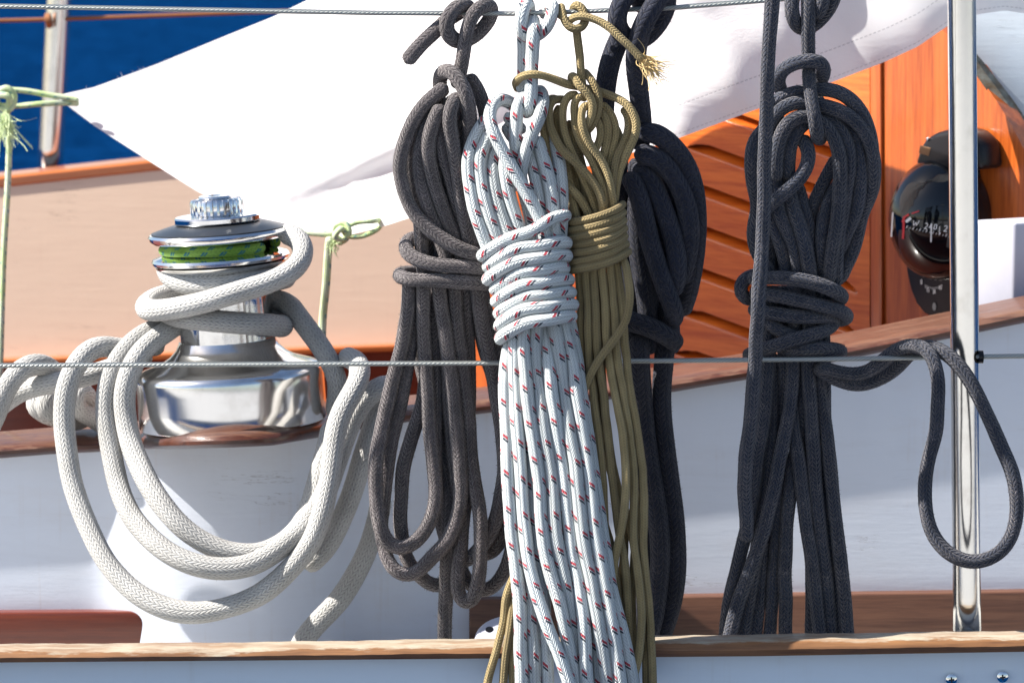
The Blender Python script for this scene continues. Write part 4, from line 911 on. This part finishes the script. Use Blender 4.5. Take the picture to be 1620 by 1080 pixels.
# ------------------------------------------------------------------ winch
WYc = .285; sw = pxs(WYc); wb = P(369, 668, WYc)
MW = Matrix.Translation(Vector(wb)) @ Matrix.Rotation(R(-3.9), 4, 'Y')
win = empty('winch', wb, 'polished stainless winch on the coaming wrapped with thick white rope', 'winch')
def L_(name, prof, mat, seg=96, rfn=None, par=win): return lathe(name, [(r_ * sw, h_ * sw) for r_, h_ in prof], mat, par, seg, MW, rfn)
L_('base', [(140, -2), (147, 0), (149, 3), (149.5, 30), (149.5, 60), (149.5, 76), (148.5, 81), (145, 86), (139, 89.5), (126, 94), (106, 101), (92, 110), (82, 121), (76, 133), (60, 133)], M['brushed'])
def ribf(r_, h_, a):
    return r_ * (1 + (.018 * max(0, math.cos(a * 12)) ** 6 if 60 * sw < r_ < 82 * sw else 0))
L_('drum', [(60, 128), (74, 129), (73.5, 150), (72, 190), (72.5, 222), (78, 235), (92, 246), (102, 252), (104, 255), (60, 255)], M['steel'], 144, ribf)
L_('lower_flange', [(70, 256), (103, 256), (107.5, 259), (109, 263), (107, 267), (98, 270), (84, 275), (60, 276)], M['chrome'])
L_('upper_flange', [(60, 288), (86, 289), (104, 292), (110, 297), (111.5, 302), (109, 306), (106.5, 306.5), (60, 306)], M['chrome'])
L_('cover_plate', [(60, 306), (106, 306.6), (106, 308), (90, 313), (72, 318), (50, 319)], M['blackdisc'])
L_('top_disc', [(40, 320), (67, 320), (68.5, 322), (68.5, 328), (66, 330.5), (40, 331)], M['chrome'])
L_('gear', [(30, 331), (40.5, 331), (42, 333), (42, 352), (39.5, 356), (30, 357.5), (24, 357)], M['chrome'], 216,
   lambda r_, h_, a: r_ * (1 - (.085 if (math.cos(a * 24) > .15) else 0)) if r_ > 38 * sw else r_)
L_('socket_ring', [(12, 357), (27, 357.5), (28, 359), (27, 361.5), (15, 362), (14, 356)], M['chrome'])
# bright self-tailer tooth at the right of the jaws
g = [MW @ Vector((88 * sw * math.cos(a), 88 * sw * math.sin(a), (281 + 1.5 * math.sin(a * 2)) * sw)) for a in np.linspace(-.1, 2 * math.pi - .6, 40)]
o = tube('control_line', [tuple(v) for v in g], 8.6 * sw, M['green_line'], None, 18, .4, twist=0); tag(o, 'bright green flecked line clamped in the jaws of the winch', 'line')

# ------------------------------------------------------------------ frayed ends, ties, fittings
def frayed(parent, path0, dirs, n_, ln, wd, mat, spread):
    bm_v = []; bm_f = []
    p0 = np.array(path0) - np.array(parent_loc(parent)); d0 = np.array(dirs) / np.linalg.norm(dirs)
    for k in range(n_):
        d_ = d0 + rng.normal(0, spread, 3); d_ /= np.linalg.norm(d_); q = p0 + rng.normal(0, .0019, 3); l = ln * rng.uniform(.5, 1.1)
        bend = rng.normal(0, .3, 3) * l; cw = rng.normal(0, .07, 3) * l; cf = rng.uniform(4, 8); s_ = np.cross(d_, rng.normal(0, 1, 3)); s_ /= np.linalg.norm(s_); s2 = np.cross(d_, s_)
        b0 = len(bm_v); K_ = 9
        for i in range(K_):
            t_ = i / (K_ - 1); c_ = q + d_ * l * t_ + bend * t_ * t_ + cw * math.sin(cf * t_); w_ = wd * (1 - .4 * t_)
            for a_ in range(4): bm_v.append(c_ + s_ * w_ * math.cos(a_ * math.pi / 2) + s2 * w_ * math.sin(a_ * math.pi / 2))
        for i in range(K_ - 1):
            for a_ in range(4): bm_f.append((b0 + i * 4 + a_, b0 + i * 4 + (a_ + 1) % 4, b0 + (i + 1) * 4 + (a_ + 1) % 4, b0 + (i + 1) * 4 + a_))
    me = bpy.data.meshes.new('frayed_end'); me.from_pydata([tuple(v) for v in bm_v], [], bm_f); me.materials.append(mat)
    o = bpy.data.objects.new('frayed_end', me); COL.objects.link(o); o.parent = parent; return o
for c in COILS: pass
_ol = next(o for o in bpy.data.objects if o.name == 'olive_rope_coil')
pe = P(1017, 95, .035); frayed(_ol, pe, P(1047, 118, .035) - pe, 130, .019, .00042, M['frayed'], .30)

# green tie of the awning corner (left edge)
tl = empty('tie_line', P(10, 160, .79), 'pale green line knotted at the left edge and pulling the awning corner', 'line')
TY = .79
tube('strand', [P(-60, 140, TY), P(-10, 141, TY), P(40, 144, TY), P(80, 151, TY), P(108, 155, TY), P(125, 160, TY)], 4.6 * pxs(TY), M['tie_line'], tl, 14, .4)
tube('strand', [P(125, 164, TY + .01), P(100, 163, TY), P(60, 165, TY - .005), P(24, 168, TY), P(-10, 166, TY), P(-60, 163, TY)], 4.6 * pxs(TY), M['tie_line'], tl, 14, .4)
tube('knot', [P(-8, 150, TY - .01), P(10, 140, TY - .012), P(22, 152, TY - .012), P(16, 172, TY - .014), P(-2, 168, TY - .01), P(-4, 152, TY - .016), P(14, 154, TY - .02), P(12, 176, TY - .01), P(4, 186, TY - .004)], 5.5 * pxs(TY), M['tie_line'], tl, 14, .4)
tube('hanging_end', [P(8, 180, TY - .01), P(14, 220, TY - .01), P(12, 300, TY - .01), P(6, 400, TY - .01), P(2, 520, TY - .01), P(0, 600, TY - .01)], 5 * pxs(TY), M['tie_line'], tl, 14, .4)
frayed(tl, P(8, 182, TY - .02), (.15, -.3, -1), 60, .030, .0006, M['frayedg'], .30)
t2 = empty('tie_line', P(535, 375, .61), 'pale green line knotted to the lower edge of the awning above the winch', 'line')
TZ = .61
tube('strand', [P(455, 360, TZ + .01), P(490, 368, TZ - .005), P(520, 370, TZ - .01), P(536, 366, TZ - .012)], 5 * pxs(TZ), M['tie_line'], t2, 14, .4)
tube('strand', [P(540, 362, TZ - .012), P(565, 352, TZ - .012), P(590, 350, TZ - .01), P(600, 348, TZ + .02)], 4 * pxs(TZ), M['tie_line'], t2, 14, .4)
tube('strand', [P(545, 374, TZ - .012), P(570, 374, TZ - .012), P(592, 366, TZ - .01), P(602, 358, TZ + .02)], 4 * pxs(TZ), M['tie_line'], t2, 14, .4)
tube('knot', [P(532, 372, TZ - .02), P(530, 358, TZ - .022), P(546, 354, TZ - .024), P(552, 368, TZ - .026), P(540, 378, TZ - .024), P(530, 374, TZ - .03), P(540, 362, TZ - .032), P(548, 376, TZ - .02), P(534, 386, TZ - .016)], 5 * pxs(TZ), M['tie_line'], t2, 14, .4)
tube('hanging_end', [P(522, 374, TZ - .02), P(519, 400, TZ - .016), P(516, 450, TZ - .01), P(511, 500, TZ), P(509, 545, TZ), P(508, 600, TZ)], 6.5 * pxs(TZ), M['tie_line'], t2, 14, .4)
frayed(t2, P(530, 382, TZ - .02), (-.1, -.4, -1), 30, .012, .0004, M['frayedg'], .5)

# white deck fitting behind the rail
fx = P(806, 1013, .16); root = empty('deck_fitting', fx, 'white perforated round deck fitting peeping over the rail by the olive rope end', 'fitting')
MD = Matrix.Translation(Vector(fx)) @ Matrix.Rotation(R(34), 4, 'X')
rd = 56 * pxs(.16)
lathe('disc', [(rd, -.004), (rd * 1.0, 0), (rd * .93, .0022), (rd * .4, .004), (rd * .02, .0045)], M['whitep'], root, 64, MD)
for k in range(8):
    a = k / 8 * 2 * math.pi + .25
    lathe('hole', [(rd * .12, .0031), (rd * .12, .0036), (rd * .03, .0037)], M['blackp'], root, 20, MD @ Matrix.Translation((rd * .66 * math.cos(a), rd * .66 * math.sin(a), 0)))

# members of a kind share a group
for o in bpy.data.objects:
    if o.parent is None:
        if o.name.endswith('rope_coil'): o['group'] = 'rope coils hung on the upper lifeline'
        elif o.name.startswith('lifeline'): o['group'] = 'wire lifelines'
        elif o.name.startswith('stanchion'): o['group'] = 'rail stanchions'
        elif o.name.startswith('tie_line'): o['group'] = 'green tie lines of the awning'
